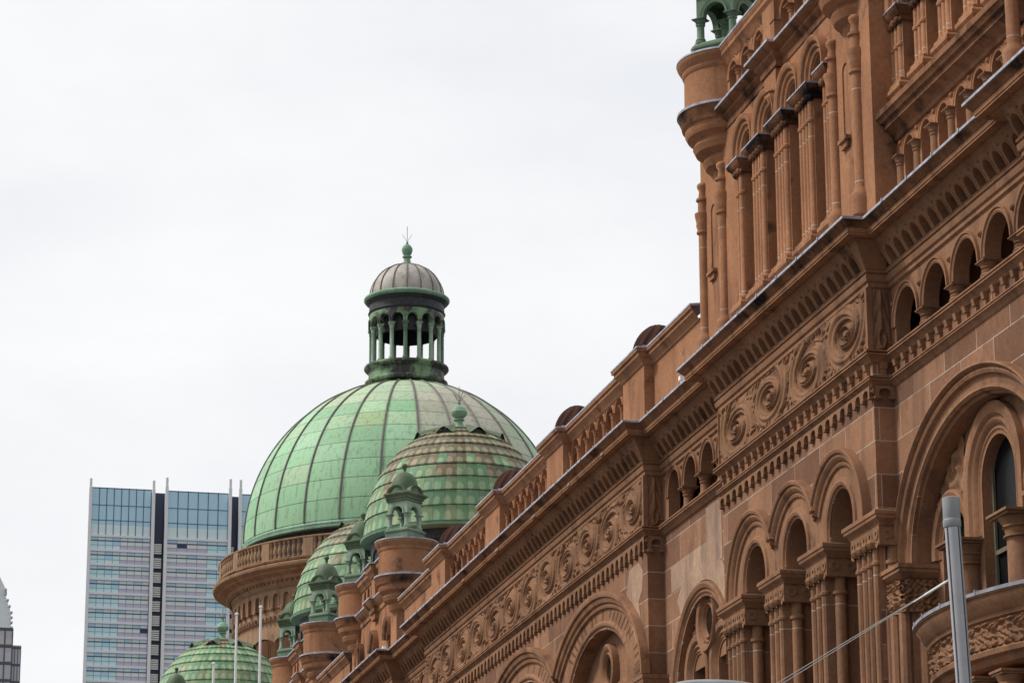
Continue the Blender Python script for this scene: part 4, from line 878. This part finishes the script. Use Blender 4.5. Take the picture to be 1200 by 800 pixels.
# drum with balustrade, deep cornice, niches
g = G(); g.lathe([(10.2, 27), (10.2, 34.3), (10.32, 34.35), (10.36, 34.42), (10.36, 34.62), (10.2, 34.7), (10.2, 36.05), (10.3, 36.1), (10.34, 36.25), (10.5, 36.4), (10.55, 36.55), (10.75, 36.611), (10.85, 36.771), (11.1, 36.857), (11.25, 36.914), (11.3, 37.), (11.5, 37.06), (11.62, 37.12), (11.66, 37.2), (11.66, 37.32), (11.5, 37.38), (11.42, 37.42), (9.6, 37.44)], DX, DY, 144); drum = g.build('drum', M['drum'], B)
g = G(); g.lathe([(11.3, 37.425), (11.46, 37.43), (11.5, 37.46), (11.5, 37.54), (11.3, 37.58), (10.9, 37.585)], DX, DY, 120); g.build('drum_lip', M['sooty'], drum)
g = G(); n = 74
Fd = lambda u, v, dd: (DX+(10.44-dd)*cos(u), DY+(10.44-dd)*sin(u), v)
for k in range(n):
    a = view+2*pi*(k+.5)/n; g.panel(a-pi/n, a+pi/n, 35.05, 36.1, [(a, pi/n*.62, 35.05, 35.58, .30)], Fd, .15, seg=8, back=True); g.arch(Fd, a, pi/n*.62, 35.58, 35.2, [(0, .03), (.0, -.03), (.006, -.04), (.008, 0)], .30, 8)
    b = a+pi/n; g.lathe([(0, 34.86), (.09, 34.92), (.13, 35.06), (.12, 35.1)], DX+10.36*cos(b), DY+10.36*sin(b), 6)
g.build('drum_arcade', M['drum'], drum, 30)
g = G(); n = 30
Fd2 = lambda u, v, dd: (DX+(10.25-dd)*cos(u), DY+(10.25-dd)*sin(u), v)
for k in range(n):
    a = view+2*pi*(k+.5)/n; g.arch(Fd2, a, .045, 32.9, 31, [(0, 0), (.0, -.02), (.014, -.03), (.016, .0), (.03, -.05), (.034, -.02), (.05, -.07), (.06, -.05), (.062, 0)], .4, 12)
    g.add([Fd2(a-.045*cos(pi*i/10), 32.9+.4*sin(pi*i/10), -.004) for i in range(11)]+[Fd2(a+.045, 31, -.004), Fd2(a-.045, 31, -.004)], [tuple(range(13))])
g.build('drum_window', M['inner'], drum, 30)
g = G(); n = 170
for k in range(n):
    a = 2*pi*k/n; g.lathe([(.07, 36.46), (.07, 36.611), (0, 36.617)], DX+10.62*cos(a), DY+10.62*sin(a), 4)
    g.lathe([(.09, 34.42), (.12, 34.6), (0, 34.62)], DX+10.40*cos(a), DY+10.40*sin(a), 4)
g.build('dentil_course', M['drum'], drum, 0)
g = G(); g.lathe([(10.95, 37.59), (11.38, 37.59), (11.38, 37.66), (11.3, 37.68), (11.0, 37.68)], DX, DY, 120); g.lathe([(11.02, 38.67), (11.28, 38.67), (11.35, 38.7), (11.36, 38.78), (11.3, 38.81), (11.02, 38.81), (11.02, 38.67)], DX, DY, 120); g.build('balustrade_rail', M['drum'], drum)
n = 22; g = G()
for k in range(n):
    a = view+RD(3)+2*pi*k/n; da = .028; Fb = lambda u, v, d: (DX+(11.34-d)*cos(u), DY+(11.34-d)*sin(u), v)
    for u0, u1, d0 in ((a-da, a+da, 0),):
        g.add([Fb(u, v, d) for d in (0, .34) for v in (37.66, 38.68) for u in (u0, u1)], [(0, 1, 3, 2), (4, 6, 7, 5), (0, 2, 6, 4), (1, 5, 7, 3)])
    for q in range(1, 9):
        b = a+2*pi/n*q/9; g.lathe([(.12, 37.66), (.13, 37.76), (.075, 37.83), (.145, 38.05), (.13, 38.2), (.07, 38.44), (.12, 38.57), (.13, 38.69)], DX+11.18*cos(b), DY+11.18*sin(b), 8)
o = g.build('baluster', M['drum'], drum); o['kind'] = 'stuff'

# small white floodlights standing on the cornice, part of the building
for x, y, z_ in ((19.9, 67.35, 20.6), (19.8, 57.3, 20.5), (20.0, 48.0, 20.55), (19.75, 104.6, 20.55)):
    g = G(); g.box(x-.05, x+.05, y-.08, y+.08, z_-.02, z_+.08); g.box(x-.02, x+.02, y-.02, y+.02, 20.35, z_); g.build('floodlight', M['white'], cornice, 0)

# ================================================================== distant towers
def paint(name, col, rough=.3, spec=.5): return simple(name, col, rough, 0, .05, .05, spec)
gl = {k: paint('tower_glass_'+k, c, r) for k, c, r in (('blue', (.52, .78, .95), .1), ('pale', (.76, .92, .97), .15), ('top', (.52, .78, .96), .06), ('cyan', (.64, .90, .96), .12), ('mauve', (.60, .56, .68), .4), ('beige', (.86, .87, .82), .4), ('navy', (.03, .04, .09), .4), ('line', (.05, .10, .18), .3), ('mull', (.22, .36, .52), .4))}
T = empty('office_tower', (82, 730, 0)); tag(T, 'tall blue glass office tower with white bands and slim rooftop masts', 'building')
YF = 720.0; zt = 168.3; fp = 3.52
g = G(); g.box(67.2, 125, YF+1.2, YF+30, 0, zt-.5); g.box(63.9, 67.2, YF+.3, YF+1.2, 0, zt-.5); g.build('tower_core', gl['navy'], T, 0)
def bay(x0, x1, nc, bluecols):
    dx = (x1-x0)/nc; mats = [gl['top'], gl['blue'], gl['pale'], gl['cyan'], gl['mauve'], gl['beige'], gl['navy']]
    g = G(); def_ = {}
    def q(a, b, z0, z1, mi): g.cm = mi; g.add([(a, YF, z0), (b, YF, z0), (b, YF, z1), (a, YF, z1)], [(0, 1, 2, 3)])
    zb0 = zt-11.7
    for c in range(nc):
        a, b = x0+c*dx, x0+(c+1)*dx
        q(a, b, zt-4.3, zt, 0); q(a, b, zt-8, zt-4.3, 0 if (c+nc) % 3 else 1); q(a, b, zt-9.2, zt-8, 1); q(a, b, zb0, zt-9.2, 2)
        for f in range(34):
            z1 = zb0-.55-f*fp; z0 = z1-fp
            q(a, b, z1-.75, z1, 2 if (c+f) % 3 else 1)
            blue = c in bluecols; hm = z1-.95-(fp-1.5)*.5; rv = random.random()
            if blue: q(a, b, hm, z1-.75, 3 if rv > .25 else 1); q(a, b, z0, hm, 3 if rv > .12 else 2)
            else: q(a, b, hm, z1-.75, 5 if rv > .025 else 6); q(a, b, z0, hm, 4)
    fa = g.build('glass_facade', mats, T, 0)
    g = G()
    for f in range(35): zz = zb0-f*fp; g.box(x0, x1, YF-.35, YF+.1, zz-.55, zz)
    g.build('white_band', M['white'], fa, 0)
    g = G()
    for f in range(34): zz = zb0-.55-f*fp-.75; g.box(x0, x1, YF-.10, YF+.05, zz-.24, zz)
    for c in range(nc+1): g.box(x0+c*dx-.09, x0+c*dx+.09, YF-.07, YF-.004, zb0, zt)
    for zz in (zt-.1, zt-4.3, zt-8): g.box(x0, x1, YF-.08, YF-.006, zz-.15, zz)
    g.build('mullion', gl['line'], fa, 0)
    g = G()
    for c in range(1, nc): g.box(x0+c*dx-.06, x0+c*dx+.06, YF-.06, YF-.004, zb0-34*fp, zb0)
    for f in range(34): zz = zb0-.55-f*fp-.95-(fp-1.5)*.5; g.box(x0, x1, YF-.05, YF-.003, zz-.05, zz+.05)
    g.build('mullion', gl['mull'], fa, 0)
bay(63.9, 78.2, 8, (0, 1, 2, 3)); bay(82.3, 97.0, 6, (4, 5)); bay(100.2, 115, 6, (0, 1))
for x, zz in ((63.5, 170.2), (78.7, 170.4), (81.9, 171.3), (97.4, 171.7), (99.9, 171.6)):
    g = G(); g.box(x-.38, x+.38, YF-1.0, YF-.1, 0, zz-2.2); g.box(x-.30, x+.30, YF-.9, YF-.2, zz-2.2, zz); g.build('mast', M['white'], T, 0)
g = G()
for xa, xb in ((79.1, 81.1), (97.9, 98.6)):
    for f in range(34):
        zz = zt-13.3-f*fp
        g = G(); g.box(xa+.02, xb-.02, YF+.95, YF+1.19, zz-2.42, zz-.01)
        for k in range(5): g.box(xa, xb, YF+.4, YF+1.0, zz-k*.52-.34, zz-k*.52)
        g.build('louvre_balcony', gl['beige'], T, 0)
# far left pair
T2 = empty('white_tower', (44, 915, 0)); tag(T2, 'white glass tower with a sloping stepped edge at the far left', 'building')
g = G(); pts = [(20, 0), (57.0, 0), (57.3, 166), (57.1, 170.5), (55.2, 176), (55.1, 178), (53.3, 181.5), (50, 190), (44, 196), (20, 196)]
n = len(pts); g.add([(x, 900, z_) for x, z_ in pts]+[(x, 930, z_) for x, z_ in pts], [tuple(range(n)), tuple(range(2*n-1, n-1, -1))]+[(i, (i+1) % n, n+(i+1) % n, n+i) for i in range(n)])
t_ = g.build('glass_facade', paint('pale_glass', (.86, .92, .92), .2), T2, 0)
g = G()
for k in range(21): g.box(20, 57.2 if k < 18 else 53.2, 899.7, 899.99, 100+k*3.4, 100.5+k*3.4)
for i in range(2, 5):
    (xa, za), (xb, zb__) = pts[i], pts[i+1]
    for q in range(3): f = q/3; g.box(xa+(xb-xa)*f-.05, xa+(xb-xa)*f+.45, 899, 901, za+(zb__-za)*f-.3, za+(zb__-za)*f+.25)
g.build('facade_fin', paint('grey_fin', (.45, .50, .52), .4), t_, 0)
T3 = empty('grey_tower', (34, 610, 0)); tag(T3, 'low grey glass office block below the white tower at far left', 'building')
g = G(); g.box(18, 38.6, 600, 625, 0, 111.2); g.box(38.61, 40.4, 600.8, 622, 0, 107.9); t_ = g.build('glass_facade', paint('grey_glass', (.52, .52, .58), .25), T3, 0)
g = G()
for k in range(16): zz = 111.2-k*3.4; g.box(18, 38.62, 599.9, 599.99, zz-.55, zz); g.box(38.63, 40.42, 600.7, 600.79, zz-4.0, zz-3.6)
for k in range(16): x = 38.6-k*1.5; g.box(x-.12, x+.12, 599.92, 599.995, 50, 111.1)
for x in (39.2, 39.8, 40.38): g.box(x-.06, x+.06, 600.72, 600.795, 50, 107.8)
g.build('mullion', paint('dark_mullion', (.09, .09, .11), .4), t_, 0)
g = G()
for k in range(14):
    for c in range(13):
        if random.random() < .35: x = 38.6-(c+1)*1.5; zz = 111.2-(k+1)*3.4; g.box(x+.15, x+1.35, 599.95, 599.992, zz+.1, zz+random.choice((1.0, 1.8, 2.6)))
g.build('window_blind', paint('blind', (.60, .57, .58), .5), t_, 0)

# ================================================================== street poles, wire, flagpoles
def pole(x, y, zt, lean=0.0):
    e_ = empty('lamp_post', (x, y, 0)); L_ = lambda z_: x-lean*(z_)
    g = G(); r = .108; n = 40; vs = []
    for zz in (0, zt-.40):
        for i in range(n):
            a = 2*pi*i/n; k = r*(1 if min(abs((a-b+pi) % (2*pi)-pi) for b in (RD(205), RD(300), RD(20), RD(115))) > .10 else .86); vs.append((L_(zz)+k*cos(a), y+k*sin(a), zz))
    g.add(vs, [(i, (i+1) % n, n+(i+1) % n, n+i) for i in range(n)]); p = g.build('shaft', M['steel'], e_, 40)
    g = G(); g.lathe([(.112, zt-.42), (.124, zt-.40), (.124, zt-.32), (.116, zt-.31), (.116, zt-.29), (.120, zt-.28), (.120, zt-.01), (.10, zt), (0, zt+.004)], L_(zt-.3), y, 28); g.build('pole_cap', M['steelcap'], e_)
    g = G()
    for a in (RD(205), RD(300)): g.tube([(L_(zz)+.098*cos(a), y+.098*sin(a), zz) for zz in (0, zt-.41)], .012, 5)
    g.build('slot', M['groove'], e_)
    g = G(); g.lathe([(.2, .14), (.2, .2), (.16, .22), (.15, .9), (.12, .95)], x, y, 24); g.build('base', M['steelcap'], e_)
    return e_
tag(pole(15.30, 37.85, 10.88, .0315), 'tall brushed steel street pole in front of the round balcony, wire fixed to it', 'street pole')
e_ = empty('span_wire', (14.95, 37.9, 9.76)); tag(e_, 'thin double steel wire running down from the street pole past the columns', 'wire')
a_, b_ = Vector((14.96, 37.95, 9.78)), Vector((14.87, 45.03, 9.5)); d = b_-a_
for k, (o1, o2) in enumerate(((0, 0), (.03, .055))):
    g = G(); g.tube([a_+d*.06+Vector((0, 0, o1*.2)), a_+d*1.0+Vector((0, 0, o2)), a_+d*4.2+Vector((0, 0, o2))], .0065, 6); g.build('strand', M['wire'], e_)
g = G(); g.tube([a_, a_+d*.03, a_+d*.031, a_+d*.14, a_+d*.141, a_+d*.20], [.014, .014, .019, .017, .010, .007], 8); g.build('turnbuckle', M['white'], e_)
g = G(); g.tube([a_+Vector((.0, -.06, .02)), a_+Vector((0, .05, -.01))], .035, 8); g.build('bracket', M['steelcap'], e_)
# street lamp whose head just shows at the lower edge
e_ = empty('street_lamp', (13.1, 39.6, 0)); tag(e_, 'grey street lamp head just showing above the lower edge of the view', 'street lamp')
g = G(); g.lathe([(.09, 0), (.08, 8.0), (.07, 8.45)], 13.1, 39.6, 16); g.tube([(13.1, 39.6, 8.4), (12.6, 39.6, 8.46)], .05, 10); g.build('pole', M['steel'], e_)
g = G(); vs = []; k = 24
for i in range(13):
    t = i/12; x = 11.55+1.15*t; wz = .085*(sin(pi*min(max(t, .02), .98))**.35); wy = .2*(sin(pi*min(max(t, .02), .98))**.4)
    for q in range(k): a = 2*pi*q/k; vs.append((x, 39.6+wy*cos(a), 8.49+wz*sin(a)))
g.add(vs, [(i*k+q, i*k+(q+1) % k, (i+1)*k+(q+1) % k, (i+1)*k+q) for i in range(12) for q in range(k)]+[tuple(range(k)), tuple(12*k+q for q in range(k))]); g.build('lamp_head', M['steelcap'], e_)
# flagpoles on the central block
for x, y, ztop, lab in ((20.85, 150.6, 30.4, 'white flagpole left of the tallest one, in front of the drum niches'), (22.1, 150.8, 30.85, 'tallest white flagpole, standing nearest the stone turrets'), (19.75, 150.7, 27.85, 'shortest white flagpole, before the small green dome')):
    e_ = empty('flagpole', (x, y, 23.9)); tag(e_, lab, 'flagpole', 'flagpoles on the parapet roof')
    g = G(); g.lathe([(.07, 23.9), (.06, ztop-.9), (.05, ztop-.12)], x, y, 10); g.build('pole', M['white'], e_)
    g = G(); g.lathe([(.03, ztop-.16), (.09, ztop-.12), (.09, ztop-.04), (.03, ztop)], x, y, 10); g.build('truck', M['white'], e_)
